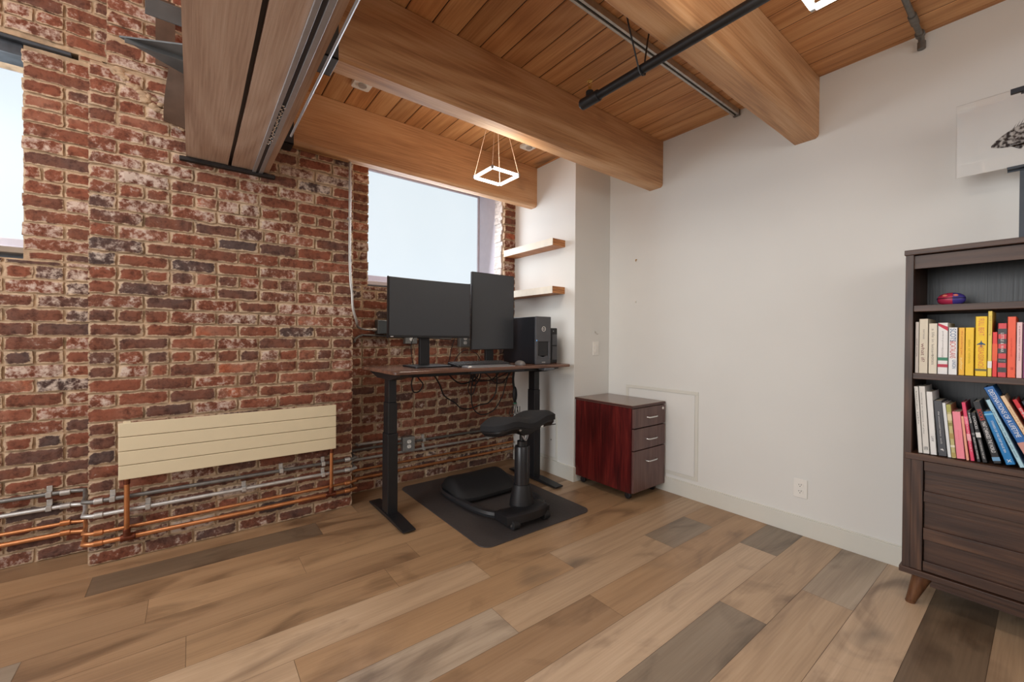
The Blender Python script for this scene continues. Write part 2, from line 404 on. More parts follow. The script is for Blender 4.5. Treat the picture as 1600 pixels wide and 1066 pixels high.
# ceiling deck boards run along y
def deck(mb, x0, x1, y0, y1, z, w_=0.1425, ph=0.668):
    k = math.floor((x0-ph)/w_)
    while ph+k*w_ < x1:
        a = max(ph+k*w_, x0)+0.0022; b_ = min(ph+(k+1)*w_, x1)-0.0022
        if b_ > a+0.004:
            j = random.uniform(0.80, 1.06); q = random.uniform(0.94, 1.03)
            mb.cur = (j, j*q, j*q*q, random.random())
            zz = z+random.uniform(0, 0.002)
            mb.add([(a, y0, zz+0.004), (a+0.004, y0, zz), (b_-0.004, y0, zz), (b_, y0, zz+0.004),
                    (a, y1, zz+0.004), (a+0.004, y1, zz), (b_-0.004, y1, zz), (b_, y1, zz+0.004)],
                   [(0, 1, 5, 4), (1, 2, 6, 5), (2, 3, 7, 6)])
        k += 1
    mb.cur = (0.10, 0.07, 0.05, 0.3)
    mb.box(x0, x1, y0, y1, z+0.0045, z+0.05)
mb = MB(); deck(mb, 0.17, XW+0.02, -3.2, 3.45, ZC)
deck(mb, -3.6, 0.10, -3.2, 3.45, 3.46)
mb.cur = (0.8, 0.7, 0.6, 0.3); mb.box(0.10, 0.17, -3.2, 3.45, 2.79, 3.5)
struct(mb.build('ceiling', DECK, attr=True))

# white walls
struct(bx('wall_right', WALL, None, XW, XW+0.12, -3.2, 3.45, -0.02, 2.84))
struct(bx('wall_rear', WALL, None, -3.6, XW+0.1, -3.32, -3.2, -0.02, 3.52))
struct(bx('wall_left', WALL, None, -3.72, -3.6, -3.3, 3.5, -0.02, 3.52))
struct(bx('wall_column', WALL, None, XC, XW-0.0005, YC, 3.45, -0.02, 2.779, bevel=0.003))
struct(MB().box(XW-0.014, XW+0.01, -3.18, YC, 0, 0.108).box(XW-0.010, XW+0.01, -3.18, YC, 0.108, 0.115).build('baseboard_right', TRIM, bevel=0.002))
struct(MB().box(XC-0.014, XC+0.01, YC-0.014, YB-0.01, 0, 0.122).box(XC+0.0105, XW-0.015, YC-0.014, YC+0.01, 0, 0.122).build('baseboard_column', TRIM, bevel=0.002))

# ---- brickwork: one mesh per wall, bricks and bed together with two materials
CH = 0.0745; BL = 0.215
def brick(mb, x0, x1, yf, depth, z0, z1):
    if x1-x0 < 0.02: return
    y = yf-random.uniform(-0.002, 0.006)
    nx = max(3, int((x1-x0)/0.020)); nz = 4
    t = random.random(); big = noise.noise(Vector((x0*0.9, yf, z0*0.9)))*0.35
    hue = min(1, max(0, random.gauss(0.45, 0.17)+big*0.6-(0.10 if z0 < 0.75 else 0)+(0.10 if z0 > 1.9 else 0)))  # upper bricks lighter, lower darker: the fall of light put into the tone
    mb.cur = (hue, random.random(), random.random(), 1)
    tl = random.uniform(-0.002, 0.002)
    base = len(mb.v); g = []
    for i in range(nx+1):
        for k in range(nz+1):
            u, v = i/nx, k/nz
            px = x0+(x1-x0)*u; pz = z0+(z1-z0)*v+tl*(u-0.5)
            nn = noise.noise(Vector((px*28, pz*28, yf*9+t*5)))
            edge = (i in (0, nx)) or (k in (0, nz)); corner = (i in (0, nx)) and (k in (0, nz))
            dy = nn*0.003+(0.0035 if edge else 0)+(0.002 if corner else 0)
            px += noise.noise(Vector((px*40, pz*40, 3.1)))*0.006*(1 if i in (0, nx) else 0)
            pz += noise.noise(Vector((px*40, pz*40, 7.7)))*0.0055*(1 if k in (0, nz) else 0)
            g.append(Vector((px, y+dy, pz))); mb.rim[base+len(g)-1] = 1.0 if edge else 0.0
    mb.v += g
    for i in range(nx):
        for k in range(nz):
            a = base+i*(nz+1)+k; mb.face([a, a+nz+1, a+nz+2, a+1])
    ring = [i*(nz+1) for i in range(nx+1)]+[nx*(nz+1)+k for k in range(1, nz+1)]+[i*(nz+1)+nz for i in range(nx-1, -1, -1)]+[k for k in range(nz-1, 0, -1)]
    b2 = len(mb.v)
    for q in ring: mb.v.append(Vector((g[q].x, yf+depth, g[q].z)))
    n = len(ring)
    for i in range(n):
        j = (i+1) % n; mb.face([base+ring[i], b2+i, b2+j, base+ring[j]])
def courses(mb, x0, x1, z0, z1, yf, depth, ph=0.0):
    k = int(math.floor(z0/CH+0.01))
    while k*CH < z1-0.01:
        a, b_ = max(k*CH, z0)+0.0058, min((k+1)*CH, z1)-0.0050
        k += 1
        if b_-a < 0.015: continue
        header = (k-1) % 6 == 2
        L_ = 0.1085 if header else BL
        st = ph + (0 if not (k-1) % 2 else -BL/2) 
        x = st+math.floor((x0-st)/L_)*L_
        while x < x1-0.002:
            ln = L_
            if x < x0 and x+L_-x0 < 0.06: x += L_; x_first = True; continue
            if x1-(x+L_) < 0.06 and x1 > x+L_: ln = x1-x
            if not header and random.random() < 0.07:      # a snapped brick: two bats in place of one
                c = x+L_*random.choice((0.38, 0.5, 0.62))
                for p, q in ((x, c), (c, x+L_)):
                    aa, bb = max(p, x0), min(q, x1)
                    if bb-aa > 0.03: brick(mb, aa+0.0055, bb-0.0055, yf, depth, a, b_)
            else:
                aa, bb = max(x, x0), min(x+ln, x1)
                if aa-x0 < 0.06: aa = x0
                if bb-aa > 0.03: brick(mb, aa+(0.0055 if x > x0 else 0), bb-(0.0055 if x+ln < x1 else 0), yf, depth, a+random.uniform(-.0012, .0012), b_+random.uniform(-.0012, .0012))
            x += ln
def bed(mb, x0, x1, z0, z1, yf, yb):
    """uneven mortar bed a few millimetres behind the brick faces"""
    nx = max(2, int((x1-x0)/0.03)); nz = max(2, int((z1-z0)/0.025)); b0 = len(mb.v)
    for i in range(nx+1):
        for k in range(nz+1):
            x = x0+(x1-x0)*i/nx; z = z0+(z1-z0)*k/nz
            mb.v.append(Vector((x, yf+0.0105+noise.noise(Vector((x*22, z*22, yf)))*0.0045+noise.noise(Vector((x*5, z*5, yf+4)))*0.003, z)))
    for i in range(nx):
        for k in range(nz):
            a = b0+i*(nz+1)+k; mb.face([a, a+nz+1, a+nz+2, a+1])
    mb.box(x0, x1, yf+0.018, yb, z0, z1)
def brick_wall(name, rects, yf, yb, depth, ph):
    b1 = MB(); b2 = MB()
    for r in rects:
        courses(b1, *r, yf, depth, ph); b2.cur = (0, 0, 0, 1); bed(b2, r[0]+0.004, r[1]-0.004, r[2], r[3], yf, yb)
    n = len(b1.v); nf = len(b1.f)
    b1.v += b2.v; b1.f += [[i+n for i in f] for f in b2.f]; b1.c += [(0, 0, 0, 1)]*len(b2.f)
    o = b1.build(name, BRICK, attr=True); o.data.materials.append(MORTAR)
    for i in range(nf, len(o.data.polygons)): o.data.polygons[i].material_index = 1
    return struct(o)
brick_wall('wall_back_left', [(-3.6, -0.40, 0, 1.594), (-0.70, -0.40, 1.594, 2.702), (-3.6, -2.0, 1.594, 2.72), (-3.6, -0.30, 2.735, 3.47), (-0.50, -0.40, 2.702, 2.735)], YB, YB+0.45, 0.12, -0.44)
brick_wall('wall_pilaster', [(-0.425, 0.90, 0, 2.62), (-0.362, 0.90, 2.62, 2.775), (-0.362, 0.165, 2.775, 3.47)], YP, YB+0.12, 0.10, -0.425)
brick_wall('wall_back_alcove', [(0.90, XC, 0, 1.60), (0.90, 1.084, 1.60, 2.78), (2.40, XC, 1.60, 2.78)], YB, YB+0.145, 0.12, 0.93)

# rough jamb rubble in white lime at the right of the alcove window
mb = MB(); k = 0; z = 1.6
while z < 2.76:
    h = random.uniform(0.03, 0.07)
    mb.box(2.385+random.uniform(-0.006, 0.008), 2.425, YB+0.02+random.uniform(0, 0.02), YB+0.15, z, z+h); z += h
struct(mb.build('trim_1', MORTARW, bevel=0.006))

# windows: deep lined openings, frosted panes
def window(idx, x0, x1, z0, z1, ypane, liner, fr):
    struct(MB().box(x1, x1+0.03, YB+0.145, ypane+0.05, z0-0.12, z1+0.1).box(x0-0.03, x0, YB+0.145, ypane+0.05, z0-0.12, z1+0.1)
           .box(x0-0.03, x1+0.03, YB+0.145, ypane+0.05, z1+0.06, z1+0.1)
           .box(x0-0.03, x1+0.03, YB+0.145, ypane+0.05, z0-0.12, z0-0.09).build('trim_%d' % (idx+2), liner, bevel=0.002))
    f = MB()
    f.box(x0, x1, ypane-0.03, ypane+0.03, z0-0.09, z0).box(x0, x1, ypane-0.02, ypane+0.03, z1, z1+0.06)
    f.box(x0, x0+0.05, ypane-0.02, ypane+0.03, z0, z1).box(x1-0.012, x1, ypane-0.02, ypane+0.03, z0, z1)
    f.box(x0, x1, ypane-0.045, ypane-0.03, z0-0.09, z0-0.045)
    w_ = struct(f.build('window_%d' % idx, fr, bevel=0.003))
    MB().box(x0+0.04, x1-0.01, ypane, ypane+0.008, z0-0.005, z1+0.005).build('window_pane', PANE, w_)
    return w_
PANE, nt, b = newmat('frosted_daylit_pane')
b.inputs['Base Color'].default_value = (0.12, 0.13, 0.14, 1); b.inputs['Roughness'].default_value = 0.5
no = nt.nodes.new('ShaderNodeTexNoise'); no.inputs['Scale'].default_value = 1.5
tc = nt.nodes.new('ShaderNodeTexCoord'); nt.links.new(tc.outputs['Object'], no.inputs['Vector'])
rp = nt.nodes.new('ShaderNodeValToRGB'); nt.links.new(no.outputs['Fac'], rp.inputs[0])
rp.color_ramp.elements[0].color = (0.66, 0.76, 0.82, 1); rp.color_ramp.elements[1].color = (0.74, 0.82, 0.87, 1)
nt.links.new(rp.outputs[0], b.inputs['Emission Color']); b.inputs['Emission Strength'].default_value = 0.90; b.inputs['Specular IOR Level'].default_value = 0.1
window(1, -2.0, -0.70, 1.76, 2.74, 3.72, FRAMEB, FRAMEL)
window(2, 1.06, 2.40, 1.75, 2.68, 3.72, FRAMEL, FRAMEL)
# brick sills rising to the frame
struct(MB().box(-2.0, -0.70, YB+0.13, 3.70, 1.50, 1.60).build('trim_5', MORTARW))
struct(MB().box(1.07, 2.41, YB+0.10, 3.70, 1.50, 1.60).build('trim_6', MORTARW))
# steel lintel over the left window
tag(MB().box(-2.4, -0.52, YB-0.012, YB+0.30, 2.705, 2.722).box(-2.4, -0.70, YB+0.02, YB+0.035, 2.645, 2.71).build('steel_lintel', mat('weathered_lintel', (58, 62, 68), 0.5, 0.4, var=0.6, scale=9), bevel=0.002),
    'dark weathered steel lintel in the brick above the left window', 'lintel')

# ------------------------------------------------------------ timber frame
def beam(x0, x1, y0, y1, label):
    mb = MB(); n = 40
    pr = [(y0, ZC-0.002), (y0, 2.44), (y0+0.006, 2.426), (y0+0.018, 2.418), (y1-0.008, 2.418), (y1, 2.426), (y1, ZC-0.002)]
    b0 = 0
    for i in range(n+1):
        x = x0+(x1-x0)*i/n
        for (y, z) in pr:
            mb.v.append(Vector((x, y+noise.noise(Vector((x*2, y, z)))*0.003, z+(noise.noise(Vector((x*3, y, z+9)))*0.0025 if z < 2.5 else 0))))
    q = len(pr)
    for i in range(n):
        for k in range(q-1):
            a = i*q+k; mb.face([a, a+1, a+q+1, a+q])
        a = i*q; mb.face([a+q-1, a, a+q, a+2*q-1])
    mb.face(list(range(q))); mb.face([n*q+k for k in range(q)][::-1])
    return tag(mb.build('ceiling_beam', BEAM, smooth=False), label, 'beam', 'fir ceiling beams')
beam(0.47, XC-0.001, 2.925, 3.015, 'fir ceiling beam over the alcove window, farthest from the camera')
beam(0.50, XW-0.001, 1.905, 2.030, 'fir ceiling beam in the middle, crossing in front of the square lamp')
beam(0.50, XW-0.001, 0.862, 0.995, 'fir ceiling beam nearest the camera, above the black pipe')

g = thing('girder', (0.17, 3.0, 2.215), 'doubled greyed timber girder on the upper left with a metal track below', 'girder')
for (a, b_) in ((-0.03, 0.166), (0.184, 0.375)):
    mb = MB(); n = 60
    for i in range(n+1):
        y = -1.2+(3.008+1.2)*i/n
        for (x, z) in ((a, 2.215), (a, 2.776), (b_, 2.776), (b_, 2.215)):
            mb.v.append(Vector((x+noise.noise(Vector((x, y*3, z)))*0.003, y, z+noise.noise(Vector((x+4, y*3, z)))*0.002)))
    for i in range(n):
        for k in range(4):
            p = i*4+k; q = i*4+(k+1) % 4; mb.face([p, q, q+4, p+4])
    mb.face([0, 1, 2, 3]); mb.face([n*4+k for k in range(4)][::-1])
    mb.build('timber', GIRD, g)
bx('gap_filler', BLACK, g, 0.163, 0.187, -1.15, 3.0, 2.235, 2.77)
t = thing('ceiling_track', (0.315, 1.2, 2.20), 'pale grey slotted metal track screwed under the girder', 'track')
MB().box(0.288, 0.306, -1.15, 2.99, 2.203, 2.2135).box(0.322, 0.342, -1.15, 2.99, 2.203, 2.2135).build('rail', ALU, t, bevel=0.001)
bx('slot', mat('track_slot', (58, 58, 64), 0.6), t, 0.306, 0.322, -1.15, 2.99, 2.209, 2.2135)
mb = MB()
for i in range(26):
    y = 2.05+i*0.018; mb.sphere((0.315+random.uniform(-.006, .006), y, 2.205), 0.006, 0.006, 0.004, 6, 5)
mb.build('hanger_chain', CHROME, t)
tag(MB().tube([(0.392, -1.15, 2.212), (0.392, 2.35, 2.212)], 0.0055, 8).build('metal_conduit', ALU, smooth=True),
    'thin bright conduit along the right edge of the girder', 'conduit')
mb = MB().box(-0.06, 0.41, 2.98, 3.012, 2.190, 2.212)
tag(mb.build('bearing_plate', mat('rusty_black_steel', (44, 38, 36), 0.7, 0.3, var=0.3), bevel=0.003), 'dark steel bearing plate under the end of the girder on the brick', 'plate')
# joist hangers at the girder
for (y0, y1, lab, mt) in ((1.895, 2.04, 'grey steel hanger holding the middle beam against the girder', STEEL), (2.90, 3.018, 'dark steel hanger holding the far beam against the girder', mat('dark_hanger', (54, 54, 58), 0.5, 0.4))):
    tag(MB().box(0.378, 0.50, y0, y0+0.006, 2.40, 2.78).box(0.378, 0.50, y1-0.006, y1, 2.40, 2.78).box(0.378, 0.50, y0, y1, 2.400, 2.408).build('joist_hanger', mt, bevel=0.001), lab, 'hanger')
# steel beam seats on the left of the girder
def seat_bracket(yc, z, label, ext):
    s = thing('steel_bracket', (-0.035, yc, z), label, 'bracket', 'steel brackets on the girder')
    MB().prism([(-0.033, yc-0.14), (-0.275, yc-0.02), (-0.27, yc-0.012), (-0.033, yc+0.15)], 'z', z, z+0.008).box(-0.255, -0.033, yc-0.03, yc-0.022, z-0.02, z+0.001).build('plate', STEEL, s, bevel=0.001)
    mb = MB(); n = 12; zt, zb = z+0.06, z-0.235
    for i in range(n+1):
        t = i/n; zz = zt+(zb-zt)*t; yy = yc+0.24+0.03*(1-(2*t-1)**2); xl = -0.105-0.022*math.sin(t*math.pi*0.62); dz = -0.016*t
        mb.v += [Vector((xl, yy, zz)), Vector((-0.034, yy, zz+dz)), Vector((-0.034, yy+0.008, zz+dz)), Vector((xl, yy+0.008, zz))]
    for i in range(n):
        for k in range(4):
            p = i*4+k; q = i*4+(k+1) % 4; mb.face([p, q, q+4, p+4])
    mb.face([0, 1, 2, 3]); mb.face([n*4+k for k in range(4)][::-1])
    mb.build('strap', STEELB, s, smooth=True)
    if ext: MB().box(-0.160, -0.078, yc+0.25, yc+0.258, z+0.061, z+0.42).build('post', STEELB, s)
    return s
seat_bracket(2.70, 2.60, 'lower steel seat bracket with a pointed plate beside the girder', True)
tag(MB().prism([(-0.18, 2.62), (-0.165, 2.72), (-0.04, 2.76), (-0.033, 2.62)], 'z', 2.80, 2.808).box(-0.18, -0.033, 2.62, 2.626, 2.72, 2.80).build('steel_plate', STEEL, bevel=0.001),
    'upper steel plate above the pointed bracket at the top left', 'plate')
# lumps of old mortar
mb = MB()
for i in range(34):
    x = -0.33+i*0.0085+random.uniform(-.01, .01); z = 2.60-i*0.0065+random.uniform(-.02, .02)
    mb.sphere((x, YP-0.002, z), random.uniform(.012, .028), 0.012, random.uniform(.008, .018), 8, 6)
for v in mb.v:
    v += Vector((0, 0.35, 1))*noise.noise(v*60)*0.008
tag(mb.build('mortar_lump', MORTAR, smooth=True), 'ragged run of old mortar on the brick below the pointed bracket', 'mortar')

# ------------------------------------------------------------ pendants
def pendant(x0, y0, s_, z, label):
    c = (x0+s_/2, y0+s_/2)
    p = thing('pendant_lamp', (c[0], c[1], z), label, 'lamp', 'square pendant lamps'); h = 0.016; t_ = 0.014
    for (a, b_, cc, d) in ((x0+t_, x0+s_-t_, y0, y0+t_), (x0+t_, x0+s_-t_, y0+s_-t_, y0+s_), (x0, x0+t_, y0+t_, y0+s_-t_), (x0+s_-t_, x0+s_, y0+t_, y0+s_-t_)):
        bx('light_bar', LED, p, a, b_, cc, d, z, z+h, bevel=0.002)
    for (a, b_) in ((x0, y0), (x0+s_-t_, y0), (x0, y0+s_-t_), (x0+s_-t_, y0+s_-t_)): bx('corner_joint', ALU, p, a, a+t_, b_, b_+t_, z+0.002, z+h+0.006, bevel=0.001)
    MB().cyl((c[0], c[1], ZC-0.03), (c[0], c[1], ZC-0.001), 0.05).build('canopy', WHITEP, p, bevel=0.003)
    for (a, b_) in ((x0+.007, y0+.007), (x0+s_-.007, y0+.007), (x0+.007, y0+s_-.007), (x0+s_-.007, y0+s_-.007)):
        q = (c[0]+(a-c[0])*0.45, c[1]+(b_-c[1])*0.45)
        MB().tube([(a, b_, z+h), (q[0], q[1], ZC-0.20), (c[0]+(a-c[0])*0.33, c[1]+(b_-c[1])*0.33, ZC-0.02)], 0.0016, 6).build('cable', mat('pale_cable', (205, 180, 160), 0.5), p)
    l = bpy.data.lights.new('pendant_glow', 'AREA'); l.shape = 'SQUARE'; l.size = s_; l.energy = 5; l.color = (1, 0.9, 0.76)
    o = bpy.data.objects.new('pendant_glow', l); COL.objects.link(o); o.location = (0, 0, -0.004); o.parent = p
    l2 = bpy.data.lights.new('pendant_upglow', 'AREA'); l2.shape = 'SQUARE'; l2.size = s_; l2.energy = 2.2; l2.color = (1, 0.88, 0.72)
    o = bpy.data.objects.new('pendant_upglow', l2); COL.objects.link(o); o.location = (0, 0, h+0.004); o.rotation_euler = (math.pi, 0, 0); o.parent = p
pendant(1.463, 2.115, 0.222, 2.25, 'lit square pendant lamp hanging in front of the alcove window')
pendant(1.35, 0.258, 0.222, 2.25, 'lit square pendant lamp cut off at the top right of the photo')

# black pipe with sprinkler, track, conduits, boxes
p = thing('sprinkler_pipe', (1.555, 1.43, 2.38), 'black sprinkler pipe hanging below the nearest beam, with an upright brass sprinkler', 'pipe')
MB().cyl((1.556, 1.40, 2.38), (1.545, -2.9, 2.38), 0.0205, n=18).build('pipe', BLACKP, p, smooth=True)
MB().cyl((1.556, 1.345, 2.38), (1.556, 1.455, 2.38), 0.0265, n=18).cyl((1.556, 1.455, 2.38), (1.556, 1.466, 2.38), 0.016, n=8).cyl((1.556, 1.405, 2.38), (1.556, 1.405, 2.425), 0.019, n=16).build('end_fitting', BLACKP, p, bevel=0.003, smooth=True)
MB().cyl((1.556, 1.405, 2.425), (1.556, 1.405, 2.445), 0.008).tube([(1.548, 1.405, 2.445), (1.544, 1.405, 2.462), (1.553, 1.405, 2.474)], 0.002, 6).tube([(1.564, 1.405, 2.445), (1.568, 1.405, 2.462), (1.559, 1.405, 2.474)], 0.002, 6).cyl((1.556, 1.405, 2.474), (1.556, 1.405, 2.477), 0.013).build('sprinkler_head', BRASS, p, smooth=True)
hg = MB()
hg.tube([(1.355, 1.10, 2.776), (1.459, 1.10, 2.519), (1.528, 1.10, 2.372), (1.54, 1.10, 2.358), (1.556, 1.10, 2.353), (1.574, 1.10, 2.362), (1.579, 1.10, 2.385), (1.572, 1.10, 2.42), (1.592, 1.10, 2.521), (1.655, 1.10, 2.776)], 0.0035, 8)
hg.build('hanger', BLACK, p, smooth=True)
t = thing('strut_channel', (2.1, 1.335, 2.75), 'long pale strut channel with a dark slot under the ceiling boards', 'channel')
MB().box(0.55, 2.955, 1.315, 1.329, 2.742, 2.7795).box(0.55, 2.955, 1.341, 1.355, 2.742, 2.7795).build('side_rail', GALV, t, bevel=0.002)
bx('slot', BLACK, t, 0.55, 2.955, 1.329, 1.341, 2.752, 2.7795)
bx('end_cap', GALVD, t, 2.955, 2.972, 1.313, 1.357, 2.738, 2.7795, bevel=0.003)
t = thing('metal_conduit', (2.9, 0.42, 2.75), 'short grey conduit with a coupling at the top of the white wall', 'conduit')
MB().tube([(1.2, 0.42, 2.755), (2.93, 0.42, 2.755), (2.955, 0.42, 2.745), (2.965, 0.42, 2.72)], 0.0125, 12).build('tube', GALVD, t, smooth=True)
MB().cyl((2.72, 0.42, 2.755), (2.80, 0.42, 2.755), 0.0165).build('coupling', GALVD, t, smooth=True)
MB().cyl((2.905, 0.42, 2.755), (2.93, 0.42, 2.755), 0.019).build('coupling', GALVD, t, smooth=True)
MB().cyl((2.962, 0.42, 2.735), (2.962, 0.42, 2.70), 0.0165).build('coupling', GALVD, t, smooth=True)
for (x, lab) in ((0.83, 'white ceiling plate behind the middle beam near the girder'), (2.17, 'small white ceiling box behind the middle beam near the column')):
    t = thing('ceiling_box', (x, 2.62, 2.76), lab, 'ceiling box', 'white boxes on the ceiling boards')
    MB().prism(rpoly(x-0.055, x+0.055, 2.56, 2.67, 0.015), 'z', 2.757, 2.7795).build('cover', WHITEP, t, bevel=0.002)
    MB().cyl((x, 2.61, 2.748), (x, 2.61, 2.758), 0.025).build('knob', GALV, t, smooth=True)

# ------------------------------------------------------------ pipes on the brick
def wallrun(name, z, r, m_, label, group=None, cat='pipe', zl=None, zr=None):
    zl = zl or z; zr = zr or z
    p = [(-3.5, 3.225, zl), (-0.52, 3.225, zl), (-0.46, 3.20, zl), (-0.445, 3.10, z), (-0.44, 3.005, z), (-0.41, 2.985, z), (0.885, 2.985, z), (0.918, 3.0, z), (0.926, 3.10, zr), (0.94, 3.20, zr), (0.975, 3.225, zr), (2.50, 3.225, zr)]
    t = thing(name, (0, 2.985, z), label, cat, group)
    MB().tube(p, r, 12).build('tube', m_, t, smooth=True)
    return t
W = []
W.append((wallrun('metal_conduit', 0.345, 0.011, GALVD, 'dull grey conduit, topmost of the four long runs on the brick', 'long pipe runs along the brick wall', 'conduit', zl=0.357, zr=0.337), 0.345, GALV))
W.append((wallrun('metal_conduit', 0.272, 0.011, GALV, 'bright silver conduit just below the dull grey one on the brick', 'long pipe runs along the brick wall', 'conduit', zl=0.281, zr=0.263), 0.272, GALV))
W.append((wallrun('copper_pipe', 0.182, 0.0095, COPPER, 'thinner upper copper pipe running low along the brick', 'long pipe runs along the brick wall', zl=0.188), 0.182, COPPER))
W.append((wallrun('copper_pipe', 0.128, 0.0125, COPPER, 'thicker lowest copper pipe that feeds the radiator', 'long pipe runs along the brick wall', zl=0.134, zr=0.117), 0.128, COPPER))
for i, (t, z, m_) in enumerate(W):
    if i < 2:
        for (x, y, dz) in ((-0.60, 3.225, 0.010), (-0.33+i*0.14, 2.985, 0), (0.45-i*0.2, 2.985, 0), (0.70, 2.985, 0), (1.55, 3.225, -0.009), (2.2, 3.225, -0.009)):
            zz = z+dz
            MB().box(x-0.011, x+0.011, y-0.0135, y+0.014, zz-0.0135, zz+0.0135).box(x-0.011, x+0.011, y+0.012, y+0.026, zz+0.013, zz+0.042).build('clip', GALV, t, bevel=0.002)
    for (a, b_) in (((-0.40, 2.985), (-0.365, 2.985)), ((0.84, 2.985), (0.875, 2.985)), ((-0.56, 3.225), (-0.52, 3.225))):
        MB().cyl((a[0], a[1], z+(0.008 if a[1] > 3.1 else 0)), (b_[0], b_[1], z+(0.008 if a[1] > 3.1 else 0)), 0.015 if i < 2 else 0.0150, n=14).build('fitting', m_ if i > 1 else GALV, t, bevel=0.002, smooth=True)
MB().cyl((-0.30, 2.985, 0.128), (-0.24, 2.985, 0.128), 0.019, n=14).build('tee', COPPERD, W[3][0], bevel=0.003, smooth=True)
MB().cyl((0.715, 2.985, 0.128), (0.78, 2.985, 0.128), 0.018, n=14).build('tee', COPPERD, W[3][0], bevel=0.003, smooth=True)
tag(MB().tube([(0.99, 3.225, 0.385), (1.00, 3.205, 0.378), (1.03, 3.225, 0.377), (1.345, 3.225, 0.372)], 0.010, 12).build('metal_conduit', GALV, smooth=True), 'short conduit stub left of the metal outlet box under the desk', 'conduit')

# radiator with its copper risers
rad = thing('radiator', (0.232, 2.95, 0.45), 'cream four-panel wall radiator on the brick pilaster', 'radiator')
for k in range(4):
    z0 = 0.450+k*0.0742
    bx('panel', CREAM, rad, -0.302, 0.767, 2.925, 2.940, z0, z0+0.0715, bevel=0.003)
for a in (-0.295, 0.725): bx('header', CREAM, rad, a, a+0.035, 2.940, 2.968, 0.455, 0.740, bevel=0.004)
for a in (-0.1, 0.53): bx('wall_bracket', CREAM, rad, a, a+0.03, 2.940, YP+0.001, 0.50, 0.70)
MB().box(-0.285, -0.255, 2.932, 2.952, 0.7435, 0.752).build('vent_cap', CREAM, rad, bevel=0.001)
for (x, lab) in ((-0.272, 'left vertical copper riser below the radiator'), (0.745, 'right vertical copper riser below the radiator')):
    t = thing('copper_riser', (x, 2.955, 0.13), lab, 'pipe', 'copper risers of the radiator')
    MB().tube([(x, 2.955, 0.447), (x, 2.955, 0.165), (x, 2.965, 0.145)], 0.0115, 12).build('tube', COPPER, t, smooth=True)
    MB().cyl((x, 2.955, 0.418), (x, 2.955, 0.442), 0.014, n=14).build('fitting', COPPERD, t, bevel=0.002, smooth=True)
    MB().cyl((x, 2.957, 0.145), (x, 2.955, 0.185), 0.0155, n=14).build('fitting', COPPERD, t, bevel=0.002, smooth=True)

# vertical conduit beside the window, box, lower bend
cp = [(0.868, 2.99, 2.417), (0.868, 2.99, 2.1), (0.868, 2.99, 1.77), (0.872, 2.985, 1.60), (0.884, 2.985, 1.50), (0.890, 2.985, 1.40), (0.922, 3.005, 1.31), (0.955, 3.09, 1.28), (1.02, 3.19, 1.262), (1.09, 3.205, 1.259), (1.135, 3.205, 1.258)]
t = thing('metal_conduit', (0.868, 2.99, 1.3), 'pale conduit dropping down the brick edge beside the alcove window', 'conduit')
MB().tube(smooth_path(cp, 4), 0.0085, 10).build('tube', GALV, t, smooth=True)
MB().cyl((1.105, 3.205, 1.2585), (1.135, 3.205, 1.258), 0.013).build('fitting', GALV, t, bevel=0.002)
bx('clip', GALV, t, 0.856, 0.880, 2.980, 3.018, 2.02, 2.035, bevel=0.002)
t = thing('junction_box', (1.19, 3.21, 1.28), 'grey metal junction box on the brick beside the landscape monitor', 'junction box')
bx('box', mat('box_zinc', (112, 118, 120), 0.45, 0.5, var=0.1), t, 1.135, 1.265, 3.175, 3.244, 1.225, 1.335, bevel=0.005)
bx('cover', mat('box_cover', (98, 106, 110), 0.45, 0.5), t, 1.139, 1.261, 3.171, 3.175, 1.229, 1.331, bevel=0.002)
tag(MB().tube(smooth_path([(0.945, 3.13, 1.165), (0.965, 3.17, 1.19), (1.02, 3.20, 1.212), (1.10, 3.215, 1.214), (1.80, 3.215, 1.19)], 4), 0.0085, 10).build('metal_conduit', GALVD, smooth=True), 'bent grey conduit below the junction box running behind the monitors', 'conduit')
def duplex(parent, cx, cy, cz, axis, w_=0.034, metal=False):
    """two receptacles; axis 'y' faces -y, 'x' faces -x"""
    for dz in (0.0195, -0.0195):
        pts = [(0.0165*math.cos(R(a)), max(-0.0135, min(0.0135, 0.0165*math.sin(R(a))))) for a in range(0, 360, 15)]
        mb = MB()
        if axis == 'y': mb.prism([(cx+a, cz+dz+b_) for a, b_ in pts], 'y', cy-0.003, cy)
        else: mb.prism([(cy+a, cz+dz+b_) for a, b_ in pts], 'x', cx-0.003, cx)
        r = mb.build('receptacle', WHITEP, parent)
        mb = MB()
        for (du, hh) in ((-0.0062, 0.009), (0.0062, 0.007)):
            if axis == 'y': mb.box(cx+du-0.0012, cx+du+0.0012, cy-0.0035, cy-0.002, cz+dz+0.001, cz+dz+0.001+hh)
            else: mb.box(cx-0.0035, cx-0.002, cy+du-0.0012, cy+du+0.0012, cz+dz+0.001, cz+dz+0.001+hh)
        if axis == 'y': mb.cyl((cx, cy-0.0035, cz+dz-0.006), (cx, cy-0.002, cz+dz-0.006), 0.0026, n=8)
        else: mb.cyl((cx-0.0035, cy, cz+dz-0.006), (cx-0.002, cy, cz+dz-0.006), 0.0026, n=8)
        mb.build('slots', BLACKP, r)
